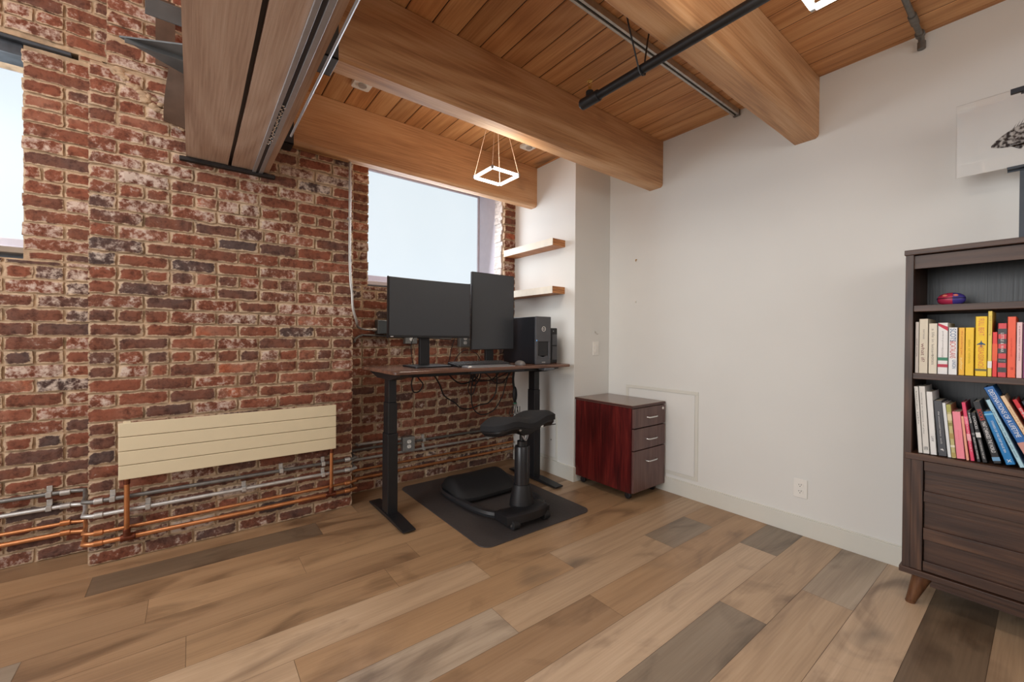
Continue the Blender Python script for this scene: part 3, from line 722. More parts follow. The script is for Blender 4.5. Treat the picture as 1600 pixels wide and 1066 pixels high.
for (x, z, lab) in ((1.404, 0.329, 'metal outlet box with white receptacles low on the brick under the desk'),
                    (1.93, 1.175, 'metal outlet box on the brick between the two monitors'),
                    (1.42, 1.205, 'metal outlet box on the brick behind the landscape monitor stand')):
    t = thing('outlet_box', (x, 3.20, z), lab, 'outlet', 'metal outlet boxes on the brick')
    bx('box', GALVD, t, x-0.052, x+0.052, 3.195, 3.244, z-0.058, z+0.058, bevel=0.006)
    bx('cover', mat('cover_zinc', (150, 152, 150), 0.4, 0.6), t, x-0.050, x+0.050, 3.190, 3.195, z-0.056, z+0.056, bevel=0.003)
    duplex(t, x, 3.190, z, 'y')

# ------------------------------------------------------------ white wall details
t = thing('wall_outlet', (XW, 0.935, 0.285), 'white duplex outlet low on the white wall', 'outlet')
MB().prism(rpoly(0.898, 0.972, 0.228, 0.342, 0.004), 'x', XW-0.007, XW-0.0005).build('cover_plate', WHITEP, t, bevel=0.002)
duplex(t, XW-0.007, 0.935, 0.285, 'x')
t = thing('light_switch', (2.805, YC, 1.115), 'white rocker switch on the narrow column face', 'switch')
bx('cover_plate', WHITEP, t, 2.762, 2.838, YC-0.006, YC-0.0005, 1.055, 1.175, bevel=0.002)
bx('rocker', WHITEP, t, 2.783, 2.817, YC-0.010, YC-0.006, 1.082, 1.148, bevel=0.002)
tag(MB().tube([(2.792, YC-0.004, 1.262), (2.795, YC-0.012, 1.245), (2.806, YC-0.018, 1.240), (2.812, YC-0.018, 1.248)], 0.0025, 8).box(2.788, 2.797, YC-0.004, YC-0.0005, 1.25, 1.27).build('wall_hook', CHROME), 'small metal hook above the switch on the column', 'hook')
for (z, lab) in ((1.872, 'upper tiny brass hook on the white wall'), (1.52, 'lower tiny hook mark on the white wall')):
    tag(MB().cyl((XW-0.012, 2.147, z), (XW-0.0003, 2.147, z), 0.004, n=10).tube([(XW-0.012, 2.147, z), (XW-0.016, 2.147, z-0.008), (XW-0.010, 2.147, z-0.015)], 0.003, 8).build('wall_hook', BRASS if z > 1.6 else WHITEP), lab, 'hook', 'tiny hooks on the white wall')
def panel_x(x, y0, y1, z0, z1, lab, latch):
    t = thing('access_panel', (x, (y0+y1)/2, z0), lab, 'access panel')
    f = MB(); e = 0.025
    f.box(x-0.006, x-0.0004, y0, y1, z1-e, z1).box(x-0.006, x-0.0004, y0, y1, z0, z0+e).box(x-0.006, x-0.0004, y0, y0+e, z0+e, z1-e).box(x-0.006, x-0.0004, y1-e, y1, z0+e, z1-e)
    f.build('frame', TRIM, t, bevel=0.002)
    bx('door', WALL, t, x-0.004, x-0.0004, y0+e+0.002, y1-e-0.002, z0+e+0.002, z1-e-0.002)
    if latch: MB().cyl((x-0.006, 2.705, 0.30), (x-0.003, 2.705, 0.30), 0.006, n=12).build('latch', GALVD, t)
panel_x(XW, 1.592, 2.24, 0.142, 0.808, 'large white access panel on the white wall beside the cabinet', False)
panel_x(XC, 2.628, 3.05, 0.124, 0.515, 'small white access panel on the column side behind the desk leg', True)
for (z, lab) in ((1.985, 'upper whitewashed floating shelf on the column side'), (1.583, 'lower whitewashed floating shelf above the computer tower')):
    t = thing('floating_shelf', (XC, 2.9, z), lab, 'shelf', 'floating shelves by the window')
    bx('board', SHELFW, t, 2.388, XC-0.0005, 2.552, 3.235, z, z+0.058, bevel=0.001)
    bx('front_edge', WHITEW, t, 2.384, 2.388, 2.550, 3.235, z-0.001, z+0.059)
# ------------------------------------------------------------ desk
ZD = 0.991
d = thing('standing_desk', (1.7, 2.7, 0), 'height-adjustable desk with a walnut top and black metal legs', 'desk')
MB().prism(rpoly(0.96, 2.47, 2.40, 3.04, 0.035), 'z', ZD-0.022, ZD).build('desk_top', WALNUT, d, bevel=0.006, seg=3)
for y in (2.60, 2.80): bx('cross_rail', BLACK, d, 1.09, 2.34, y, y+0.025, ZD-0.060, ZD-0.0225, bevel=0.003)
for x in (1.053, 2.32):
    MB().prism([(2.44, ZD-0.0225), (2.44, ZD-0.034), (2.60, ZD-0.07), (2.84, ZD-0.07), (3.0, ZD-0.034), (3.0, ZD-0.0225)], 'x', x-0.04, x+0.04).build('side_bracket', BLACK, d, bevel=0.002)
    l = MB().box(x-0.035, x+0.035, 2.65, 2.75, 0.028, 0.56).build('leg', BLACK, d, bevel=0.004)
    bx('middle_tube', BLACK, l, x-0.031, x+0.031, 2.655, 2.745, 0.56, 0.765, bevel=0.004)
    bx('inner_tube', BLACK, l, x-0.027, x+0.027, 2.66, 2.74, 0.765, ZD-0.07, bevel=0.004)
    MB().prism([(2.38, 0.010), (2.40, 0.008), (2.97, 0.008), (2.99, 0.010), (2.99, 0.02), (2.80, 0.034), (2.60, 0.034), (2.38, 0.02)], 'x', x-0.042, x+0.042).build('foot', BLACK, d, bevel=0.003)
    for y in (2.42, 2.95): MB().cyl((x, y, 0.0), (x, y, 0.012), 0.018, n=14).build('levelling_pad', RUB, d)
MB().box(2.17, 2.27, 2.395, 2.47, ZD-0.040, ZD-0.0225).build('control_box', mat('keypad_grey', (96, 100, 106), 0.4), d, bevel=0.003)
MB().box(1.6, 2.10, 2.56, 2.60, ZD-0.052, ZD-0.024).build('cable_tray', mat('tray_grey', (74, 78, 84), 0.5, 0.3), d, bevel=0.002)

SCREEN = mat('matte_dark_screen', (54, 57, 62), 0.38, var=0.02)
SCREEN.node_tree.nodes['Principled BSDF'].inputs['Specular IOR Level'].default_value = 0.6
# landscape monitor, gently curved
t = thing('monitor', (1.345, 2.75, ZD), 'wide landscape black monitor on a flat stand, left on the desk', 'monitor', 'monitors on the desk')
def curved(x0, x1, z0, z1, y, sag, th, n=16):
    mb = MB()
    for i in range(n+1):
        u = i/n; x = x0+(x1-x0)*u; yy = y+sag*(1-(2*u-1)**2)
        mb.v += [Vector((x, yy, z0)), Vector((x, yy, z1)), Vector((x, yy+th, z1)), Vector((x, yy+th, z0))]
    for i in range(n):
        for k in range(4):
            p = i*4+k; q = i*4+(k+1) % 4; mb.face([p, q, q+4, p+4])
    mb.face([0, 1, 2, 3]); mb.face([n*4+k for k in range(4)][::-1])
    return mb
curved(1.028, 1.662, 1.198, 1.606, 2.68, 0.014, 0.024).build('casing', BLACKP, t, bevel=0.003)
curved(1.034, 1.656, 1.214, 1.601, 2.6785, 0.014, 0.001).build('screen', SCREEN, t)
bx('stand_column', BLACK, t, 1.288, 1.365, 2.75, 2.78, ZD+0.01, 1.33, bevel=0.004)
bx('column_collar', BLACK, t, 1.275, 1.378, 2.70, 2.77, 1.29, 1.40, bevel=0.004)
MB().prism(rpoly(1.19, 1.47, 2.60, 2.84, 0.02), 'z', ZD, ZD+0.012).build('stand_base', BLACK, t, bevel=0.003)
bx('maker_badge', mat('badge_grey', (190, 190, 190), 0.4), t, 1.043, 1.062, 2.6775, 2.6785, 1.2035, 1.2085)
t = thing('monitor', (1.91, 2.75, ZD), 'tall portrait black monitor in the middle of the desk', 'monitor', 'monitors on the desk')
bx('casing', BLACKP, t, 1.703, 2.112, 2.72, 2.744, 1.108, 1.712, bevel=0.003)
bx('screen', SCREEN, t, 1.708, 2.107, 2.719, 2.7205, 1.113, 1.707)
bx('stand_column', BLACK, t, 1.872, 1.945, 2.77, 2.80, ZD+0.01, 1.40, bevel=0.004)
bx('column_collar', BLACK, t, 1.86, 1.957, 2.744, 2.79, 1.35, 1.47, bevel=0.004)
MB().prism(rpoly(1.78, 2.05, 2.68, 2.90, 0.02), 'z', ZD, ZD+0.012).build('stand_base', BLACK, t, bevel=0.003)

# computer towers
t = thing('computer_tower', (2.24, 2.7, ZD), 'large black computer tower with a round badge, right on the desk', 'computer')
DG = mat('tower_grey', (82, 83, 88), 0.45, var=0.05); 
bx('case', mat('tower_black', (28, 29, 34), 0.35, var=0.05), t, 2.163, 2.320, 2.51, 2.93, ZD+0.004, 1.374, bevel=0.003)
f = MB().box(2.163, 2.322, 2.495, 2.51, 1.175, 1.376).box(2.163, 2.322, 2.495, 2.51, ZD+0.002, 1.03).box(2.163, 2.185, 2.495, 2.51, 1.03, 1.175).box(2.300, 2.322, 2.495, 2.51, 1.03, 1.175)
f.build('front_panel', DG, t, bevel=0.003)
MB().prism([(2.185, 1.172), (2.300, 1.172), (2.300, 1.09), (2.285, 1.062), (2.2425, 1.048), (2.20, 1.062), (2.185, 1.09)], 'y', 2.503, 2.509).build('front_recess', mat('recess_dark', (34, 34, 38), 0.5), t)
f = MB().box(2.163, 2.322, 2.503, 2.51, 1.03, 1.06); f.build('front_lower', DG, t)
bd = MB()
for k in range(32):
    a0, a1 = 2*math.pi*k/32, 2*math.pi*(k+1)/32; c = (2.243, 1.276)
    P_ = [(c[0]+r*math.cos(a), c[1]+r*math.sin(a)) for r, a in ((0.0165, a0), (0.0165, a1), (0.0200, a1), (0.0200, a0))]
    bd.prism(P_, 'y', 2.493, 2.4955)
bdg = bd.build('round_badge', WHITEP, t)
FY = Matrix(((1, 0, 0), (0, 0, -1), (0, 1, 0)))        # text facing -y
def face_y(x, y, z, rot=0): return Matrix.Translation((x, y, z)) @ FY.to_4x4() @ Matrix.Rotation(rot, 4, 'Z')
text_on('DELL', 'badge_letters', WHITEP, bdg, face_y(2.243, 2.4935, 1.276), 0.027, 0.011)
bx('power_light', mat('blue_led', (90, 170, 230), 0.4, emit=0.6), t, 2.1665, 2.1725, 2.4935, 2.4955, 1.178, 1.188)
bx('model_plate', mat('plate_grey', (170, 170, 172), 0.4), t, 2.225, 2.262, 2.4935, 2.4955, 1.004, 1.011)
t = thing('computer_tower', (2.43, 2.7, ZD), 'small slim black tower behind the large one on the desk edge', 'computer')
bx('case', BLACKP, t, 2.388, 2.462, 2.565, 2.80, ZD, 1.288, bevel=0.006)
for (a, b_) in ((1.02, 1.133), (1.143, 1.235)): bx('drive_bay', DG, t, 2.398, 2.455, 2.560, 2.5655, a, b_, bevel=0.002)
bx('front_light', mat('pale_light', (190, 200, 205), 0.4), t, 2.410, 2.418, 2.562, 2.5655, 1.258, 1.266)

# keyboards, mouse
t = thing('keyboard', (1.72, 2.60, ZD), 'black keyboard in front of the monitors', 'keyboard')
def slab(x0, x1, y0, y1, z0, za, zb):
    mb = MB(); mb.add([(x0, y0, z0), (x1, y0, z0), (x1, y1, z0), (x0, y1, z0), (x0, y0, za), (x1, y0, za), (x1, y1, zb), (x0, y1, zb)],
                      [(0, 3, 2, 1), (4, 5, 6, 7), (0, 1, 5, 4), (1, 2, 6, 5), (2, 3, 7, 6), (3, 0, 4, 7)]); return mb
slab(1.475, 1.945, 2.535, 2.68, ZD, ZD+0.014, ZD+0.030).build('body', BLACKP, t, bevel=0.003)
for r_ in range(5):
    mb = MB()
    for c in range(18):
        x = 1.485+c*0.0252; y = 2.547+r_*0.0255; z = ZD+0.0155+(y-2.535)/0.145*0.016
        mb.box(x, x+0.021, y, y+0.021, z-0.003, z+0.006)
    mb.build('key_row', mat('key_grey', (60, 60, 62), 0.5), t, bevel=0.0015)
t = thing('keyboard', (1.80, 2.47, ZD), 'slim silver keyboard in front of the black one at the desk edge', 'keyboard')
slab(1.50, 1.90, 2.425, 2.525, ZD, ZD+0.006, ZD+0.012).build('body', ALU, t, bevel=0.002)
MB().cyl((1.50, 2.432, ZD+0.008), (1.52, 2.432, ZD+0.008), 0.007, n=12).build('end_cap', WHITEP, t)
t = thing('computer_mouse', (2.03, 2.53, ZD), 'dark grey mouse beside the computer tower', 'mouse')
MB().sphere((2.03, 2.53, ZD+0.006), 0.034, 0.055, 0.030, 18, 10).build('shell', mat('mouse_grey', (110, 106, 104), 0.4), t, smooth=True)
MB().tube(smooth_path([(2.03, 2.585, ZD+0.012), (2.06, 2.64, ZD+0.004), (2.13, 2.66, ZD+0.004), (2.15, 2.75, ZD+0.004)], 5), 0.002, 6).build('cable', BLACKP, t)
for v in t.children[0].data.vertices:
    if v.co.z < 0: v.co.z = 0.0002

# cables below the desk
CABLE = mat('black_cable', (18, 17, 18), 0.5)
cb = [
 ('small cable loop hanging near the left desk leg', [(1.29, 2.84, 0.94), (1.27, 2.85, 0.87), (1.29, 2.86, 0.80), (1.335, 2.86, 0.80), (1.36, 2.85, 0.85), (1.32, 2.84, 0.90), (1.30, 2.84, 0.935)], .004),
 ('long black cable sagging from the left across to the middle', [(1.43, 2.83, 0.935), (1.50, 2.85, 0.84), (1.55, 2.87, 0.75), (1.64, 2.87, 0.69), (1.70, 2.87, 0.64), (1.78, 2.87, 0.625), (1.88, 2.86, 0.65), (1.96, 2.86, 0.66), (2.02, 2.85, 0.73), (2.03, 2.84, 0.84), (2.01, 2.83, 0.93)], .0045),
 ('black cable drooping under the middle of the desk', [(1.55, 2.83, 0.935), (1.62, 2.84, 0.87), (1.70, 2.85, 0.835), (1.80, 2.85, 0.85), (1.90, 2.85, 0.845), (1.99, 2.84, 0.86), (2.07, 2.83, 0.935)], .0045),
 ('lowest hanging cable loop under the desk', [(1.83, 2.84, 0.935), (1.79, 2.85, 0.84), (1.79, 2.86, 0.72), (1.82, 2.87, 0.62), (1.90, 2.87, 0.565), (2.02, 2.87, 0.59), (2.10, 2.86, 0.70), (2.13, 2.85, 0.81), (2.16, 2.83, 0.935)], .004),
 ('thin cable hanging beside the middle knot', [(1.77, 2.82, 0.935), (1.75, 2.82, 0.85), (1.74, 2.83, 0.79), (1.77, 2.83, 0.74), (1.80, 2.83, 0.78), (1.81, 2.82, 0.86), (1.79, 2.82, 0.93)], .003),
 ('crossing cable rising to the right under the desk top', [(1.63, 2.84, 0.93), (1.74, 2.82, 0.915), (1.85, 2.83, 0.86), (1.97, 2.84, 0.85), (2.08, 2.84, 0.88), (2.18, 2.83, 0.93)], .0035),
 ('crossing cable falling to the right under the desk top', [(1.84, 2.84, 0.94), (1.92, 2.83, 0.90), (2.0, 2.83, 0.83), (2.08, 2.84, 0.82), (2.15, 2.85, 0.87), (2.20, 2.84, 0.93)], .0035),
 ('tight cable coil at the middle knot under the desk', [(1.80, 2.83, 0.94), (1.76, 2.82, 0.90), (1.79, 2.83, 0.86), (1.84, 2.84, 0.89), (1.82, 2.82, 0.92), (1.77, 2.81, 0.89), (1.78, 2.82, 0.82), (1.83, 2.83, 0.84), (1.86, 2.83, 0.90), (1.84, 2.83, 0.94)], .004),
]
for lab, pts, r_ in cb:
    q = MB().tube(smooth_path(pts, 6), r_+0.001, 8).build('power_cable', CABLE, smooth=True)
    tag(q, lab, 'cable', 'black cables tangled under the desk')
t = thing('cable_bundle', (2.24, 2.84, 0.6), 'tied black cable bundle with a green tie hanging near the right desk leg', 'cable bundle')
for k in range(4):
    dx = (k-1.5)*0.006
    MB().tube(smooth_path([(2.215+dx, 2.84, 0.935), (2.21+dx, 2.85, 0.84), (2.225+dx, 2.85, 0.74), (2.235+dx, 2.85, 0.65), (2.22+dx*5, 2.85, 0.56), (2.235+dx*5.5, 2.85, 0.53), (2.25+dx*4, 2.85, 0.60)], 5), 0.003, 6).build('strand', CABLE, t, smooth=True)
MB().sphere((2.23, 2.85, 0.71), 0.024, 0.018, 0.07, 12, 10).build('plug_block', BLACKP, t, smooth=True)
MB().cyl((2.232, 2.85, 0.628), (2.232, 2.85, 0.638), 0.017).build('tie', mat('green_tie', (60, 120, 92), 0.5), t)
for lab, pts in (('thin cable dropping from the landscape monitor to the desk', [(1.56, 2.72, 1.21), (1.55, 2.76, 1.12), (1.545, 2.78, 1.04), (1.54, 2.80, ZD+0.004)]),
                 ('thin cable curling beside the landscape monitor stand', [(1.25, 2.74, 1.23), (1.235, 2.78, 1.15), (1.25, 2.80, 1.06), (1.27, 2.82, ZD+0.005)]),
                 ('cable curling over the desk between the monitors', [(1.66, 2.93, ZD+0.004), (1.72, 2.95, 1.06), (1.80, 2.96, 1.10), (1.88, 2.93, 1.07), (1.93, 2.92, ZD+0.006)]),
                 ('thin cable behind the portrait monitor near the tower', [(2.08, 2.78, 1.13), (2.10, 2.85, 1.08), (2.12, 2.88, 1.03), (2.10, 2.90, ZD+0.004)])):
    tag(MB().tube(smooth_path(pts, 6), 0.003, 8).build('monitor_cable', CABLE, smooth=True), lab, 'cable', 'thin cables behind the monitors')

# ------------------------------------------------------------ chair mat and active stool
tag(MB().prism(rpoly(1.305, 2.208, 1.94, 3.15, 0.07, 8), 'z', 0.0005, 0.006).build('floor_mat', mat('charcoal_mat', (62, 57, 56), 0.55, var=0.14, scale=90, bump=0.05), bevel=0.002), 'dark charcoal floor mat under the stool and desk', 'mat')

st = thing('active_stool', (1.76, 2.2, 0.006), 'black leaning stool with a saddle seat and foot platform on the mat', 'stool')
def grid_surface(fx, nu, nv, th):
    """closed slab from top function fx(u,v)->Vector, offset by th downwards"""
    mb = MB()
    T_ = [[Vector(fx(i/nu, j/nv)) for j in range(nv+1)] for i in range(nu+1)]
    for row in T_: mb.v += row
    n0 = len(mb.v)
    for i, row in enumerate(T_):
        for j, q in enumerate(row): mb.v.append(q-Vector((0, 0, th(i/nu, j/nv) if callable(th) else th)))
    def I(i, j): return i*(nv+1)+j
    for i in range(nu):
        for j in range(nv):
            mb.face([I(i, j), I(i+1, j), I(i+1, j+1), I(i, j+1)]); mb.face([n0+I(i, j), n0+I(i, j+1), n0+I(i+1, j+1), n0+I(i+1, j)])
    for i in range(nu):
        mb.face([I(i, 0), n0+I(i, 0), n0+I(i+1, 0), I(i+1, 0)]); mb.face([I(i, nv), I(i+1, nv), n0+I(i+1, nv), n0+I(i, nv)])
    for j in range(nv):
        mb.face([I(0, j), I(0, j+1), n0+I(0, j+1), n0+I(0, j)]); mb.face([I(nu, j), n0+I(nu, j), n0+I(nu, j+1), I(nu, j+1)])
    return mb
def sup(u, v, cx, cy, ax_, ay_, e=3.2):
    a, b_ = 2*u-1, 2*v-1
    m_ = max(abs(a), abs(b_), 1e-6); n_ = (abs(a)**e+abs(b_)**e)**(1/e)
    s_ = m_/n_ if n_ > 0 else 1
    return cx+a*s_*ax_, cy+b_*s_*ay_, math.hypot(a*s_, b_*s_)
# foot platform: a ramped foam cushion on a hooped base
def pad(u, v):
    x, y, r_ = sup(u, v, 1.765, 2.70, 0.262, 0.185, 5)
    t_ = (y-2.515)/0.37
    z = 0.060+0.085*math.sin(min(1, max(0, t_))*math.pi*0.80)**1.1
    edge = min(1, max(0, (1-max(abs(2*u-1), abs(2*v-1)))/0.16)); z = 0.045+(z-0.045)*(0.35+0.65*math.sqrt(edge))
    z -= 0.010*math.exp(-((x-1.765)/0.10)**2)*t_
    return (x, y, z)
grid_surface(pad, 26, 20, lambda u, v: 0.018).build('foot_pad', RUB, st, smooth=True)
base = MB(); hoop = [(1.56, 2.90, 0.030), (1.515, 2.78, 0.030), (1.512, 2.60, 0.032), (1.52, 2.42, 0.036), (1.545, 2.26, 0.042), (1.60, 2.16, 0.050), (1.68, 2.12, 0.055), (1.765, 2.11, 0.055), (1.85, 2.12, 0.055), (1.93, 2.16, 0.050), (1.985, 2.26, 0.042), (2.01, 2.42, 0.036), (2.018, 2.60, 0.032), (2.015, 2.78, 0.030), (1.97, 2.90, 0.030)]
def ribbon(path, wd, h):
    mb = MB(); P_ = smooth_path(path, 5)
    for i, q in enumerate(P_):
        t_ = (P_[min(i+1, len(P_)-1)]-P_[max(i-1, 0)]).normalized(); n_ = Vector((-t_.y, t_.x, 0)).normalized()
        zz = Vector((0, 0, 1))
        mb.v += [q-n_*wd+zz*h*0.2, q-n_*wd*0.6+zz*h, q+n_*wd*0.6+zz*h, q+n_*wd+zz*h*0.2, q+n_*wd*0.8-zz*h*0.7, q-n_*wd*0.8-zz*h*0.7]
    for i in range(len(P_)-1):
        for k in range(6):
            p_ = i*6+k; q_ = i*6+(k+1) % 6; mb.face([p_, q_, q_+6, p_+6])
    n_ = (len(P_)-1)*6; mb.face([0, 1, 2, 3, 4, 5]); mb.face([n_+k for k in range(6)][::-1])
    return mb
ribbon(hoop, 0.027, 0.020).build('base_frame', mat('stool_frame_grey', (42, 43, 46), 0.35, var=0.05), st, smooth=True)
grid_surface(lambda u, v: (*sup(u, v, 1.765, 2.70, 0.245, 0.17, 5)[:2], 0.042), 10, 8, 0.024).build('platform_shell', BLACKP, st)
for x in (1.60, 1.93): MB().cyl((x, 2.84, 0.006), (x, 2.84, 0.03), 0.02, n=14).build('glide', RUB, st)
# rear bridge that carries the column and the wheels
def bridge(u, v):
    a = (2*u-1); x = 1.722+a*0.178; y = 2.055+(2*v-1)*0.068+0.055*a*a
    return (x, y, 0.112-0.016*a*a-(0.012 if abs(2*v-1) > 0.9 or abs(a) > 0.96 else 0))
grid_surface(bridge, 18, 8, 0.048).build('rear_bridge', BLACKP, st, smooth=True)
for x in (1.597, 1.850):
    MB().cyl((x-0.026, 2.032, 0.036), (x+0.026, 2.032, 0.036), 0.030, n=20).build('wheel', RUB, st, bevel=0.005)
    MB().cyl((x-0.029, 2.032, 0.036), (x+0.029, 2.032, 0.036), 0.010, n=14).build('wheel_cap', CHROME, st)
MB().box(1.62, 1.83, 2.02, 2.05, 0.035, 0.068).build('axle_housing', BLACKP, st, bevel=0.006)
cx, cy = 1.735, 2.135
MB().lathe([(0.082, 0.095), (0.079, 0.13), (0.058, 0.225), (0.055, 0.235)], (cx, cy, 0), 24).build('column_boot', BLACKP, st, smooth=True)
MB().lathe([(0.050, 0.23), (0.050, 0.480), (0.046, 0.488), (0.030, 0.49)], (cx, cy, 0), 24).build('column', mat('column_satin', (30, 31, 35), 0.28, var=0.05), st, smooth=True)
MB().lathe([(0.033, 0.488), (0.033, 0.52), (0.018, 0.522), (0.018, 0.60)], (cx, cy, 0), 20).build('gas_lift', BLACK, st, smooth=True)
MB().tube(smooth_path([(cx-0.035, cy-0.02, 0.60), (cx-0.02, cy-0.03, 0.56), (cx, cy-0.035, 0.53), (cx+0.02, cy-0.03, 0.55), (cx+0.04, cy-0.02, 0.60)], 5), 0.006, 8).build('release_cable', ALU, st, smooth=True)
MB().prism([(cx-0.07, 0.625), (cx+0.12, 0.625), (cx+0.10, 0.585), (cx+0.03, 0.565), (cx-0.03, 0.565), (cx-0.06, 0.59)], 'y', cy-0.05, cy+0.06).build('tilt_mechanism', BLACKP, st, bevel=0.006)
MB().tube([(cx+0.08, cy-0.02, 0.612), (cx+0.20, cy-0.03, 0.603), (cx+0.27, cy-0.035, 0.604)], 0.004, 8).build('height_lever', BLACK, st)
def seat(u, v):
    x, y, r_ = sup(u, v, 1.712, 2.145, 0.255, 0.150, 3.6)
    a = (x-1.712)/0.255; b_ = (y-2.145)/0.150
    z = 0.690+0.012*a-0.020*math.exp(-(a/0.30)**2)+0.012*math.exp(-((abs(a)-0.55)/0.25)**2)-0.022*b_*(abs(a) < 2)
    e = max(abs(2*u-1), abs(2*v-1)); z -= 0.030*max(0, (e-0.72)/0.28)**2
    return (x, y, z)
grid_surface(seat, 30, 18, lambda u, v: 0.034).build('seat_cushion', FABR, st, smooth=True)
def shell(u, v):
    p_ = seat(u, v); return ((p_[0]-1.712)*0.97+1.712, (p_[1]-2.145)*0.95+2.145, p_[2]-0.037)
grid_surface(shell, 24, 12, lambda u, v: 0.012+0.052*min(1, max(0, (abs(2*u-1)-0.25)/0.2))*min(1, (1-abs(2*v-1))*6)*min(1, (1-abs(2*u-1))*9)).build('seat_shell', BLACKP, st, smooth=True)
for (x, y) in ((1.62, 2.03), (1.80, 2.03)): MB().cyl((x, y-0.02, 0.632), (x, y+0.03, 0.632), 0.012, n=12).build('seat_bolt', CHROME, st)

# ------------------------------------------------------------ mobile drawer cabinet
c = thing('drawer_cabinet', (2.75, 2.15, 0), 'mahogany three-drawer mobile cabinet against the white wall', 'cabinet')
bx('side_panel', MAHOG, c, 2.548, 2.566, 1.872, 2.425, 0.062, 0.692)
bx('side_panel', MAHOG, c, 2.945, 2.962, 1.872, 2.425, 0.062, 0.692)
bx('body', mat('cabinet_inner', (52, 22, 20), 0.5), c, 2.566, 2.945, 1.885, 2.42, 0.062, 0.692)
bx('top', MAHOGT, c, 2.543, 2.963, 1.855, 2.428, 0.692, 0.712, bevel=0.002)
bx('top_edge', mat('top_edge', (74, 42, 38), 0.4), c, 2.5425, 2.9635, 1.8545, 2.4285, 0.695, 0.708)
for (z0, z1, h) in ((0.542, 0.686, 0.615), (0.378, 0.534, 0.452), (0.066, 0.370, 0.287)):
    dr = bx('drawer', MAHOGF, c, 2.558, 2.958, 1.853, 1.872, z0, z1, bevel=0.002)
    MB().tube(smooth_path([(2.70, 1.853, h+0.002), (2.703, 1.835, h), (2.72, 1.826, h-0.002), (2.805, 1.826, h-0.002), (2.822, 1.835, h), (2.825, 1.853, h+0.002)], 4), 0.0045, 8).build('handle', CHROME, dr, smooth=True)
MB().cyl((2.925, 1.848, 0.662), (2.925, 1.853, 0.662), 0.010).build('lock', WHITEP, c)
for (x, y) in ((2.60, 1.93), (2.91, 1.93), (2.60, 2.38), (2.91, 2.38)):
    w_ = MB().cyl((x-0.012, y, 0.025), (x+0.012, y, 0.025), 0.025, n=18).build('caster', BLACKP, c, bevel=0.004)
    MB().box(x-0.016, x+0.016, y-0.01, y+0.014, 0.03, 0.063).build('caster_fork', BLACK, w_)

# ------------------------------------------------------------ bookcase
YL, YR, XF, XK = 0.411, -0.42, 2.60, 2.962
k = thing('bookcase', (2.78, 0, 0), 'dark walnut bookcase on tapered splayed legs at the right edge', 'bookcase')
for (a, b_) in ((YL-0.027, YL), (YR, YR+0.027)): bx('side_panel', CASEV, k, XF, XK, a, b_, 0.15, 1.592, bevel=0.001)
bx('top_board', CASEW, k, XF-0.006, XK, YR-0.004, YL+0.004, 1.592, 1.615, bevel=0.002)
bx('top_rail', CASEW, k, XF+0.016, XF+0.034, YR+0.027, YL-0.027, 1.530, 1.588)
bx('back_panel', CASEB, k, XK-0.014, XK-0.004, YR+0.027, YL-0.027, 0.66, 1.592)
for (z0, z1) in ((1.334, 1.362), (1.028, 1.055), (0.664, 0.691)):
    bx('shelf', CASEW, k, XF-(0.006 if z0 < 0.7 else -0.006), XK-0.014, YR+0.027-(0.02 if z0 < 0.7 else 0), YL-0.0275+(0.02 if z0 < 0.7 else 0), z0, z1, bevel=0.0015)
bx('bottom_board', CASEW, k, XF-0.012, XK, YR-0.006, YL+0.008, 0.140, 0.166, bevel=0.002)
bx('base_rail', CASEW, k, XF+0.03, XF+0.05, YR+0.06, YL-0.09, 0.095, 0.140)
bx('stile', CASEV, k, XF-0.002, XF+0.02, YL-0.066, YL-0.0275, 0.168, 0.663)
bx('stile', CASEV, k, XF-0.002, XF+0.02, YR+0.0275, YR+0.066, 0.168, 0.663)
dr = MB()
ya, yb = YR+0.069, YL-0.069
dr.box(XF+0.020, XF+0.032, ya, yb, 0.170, 0.661)
for (z0, z1) in ((0.170, 0.212), (0.310, 0.362), (0.480, 0.526), (0.620, 0.661)): dr.box(XF+0.001, XF+0.0205, ya, yb, z0, z1)
dr.build('flap_door', CASEW, k, bevel=0.0015)
for (x, y, sx_, sy_) in ((2.635, 0.345, -0.012, 0.038), (2.635, -0.345, -0.012, -0.038), (2.92, 0.345, 0.012, 0.038), (2.92, -0.345, 0.012, -0.038)):
    MB().tube([(x+sx_*1.2, y+sy_, 0.0), (x+sx_*1.2, y+sy_, 0.006), (x+sx_, y+sy_, 0.0061), (x, y, 0.14)], [0.017, 0.019, 0.0175, 0.034], 16).build('leg', LEGW, k, smooth=True)

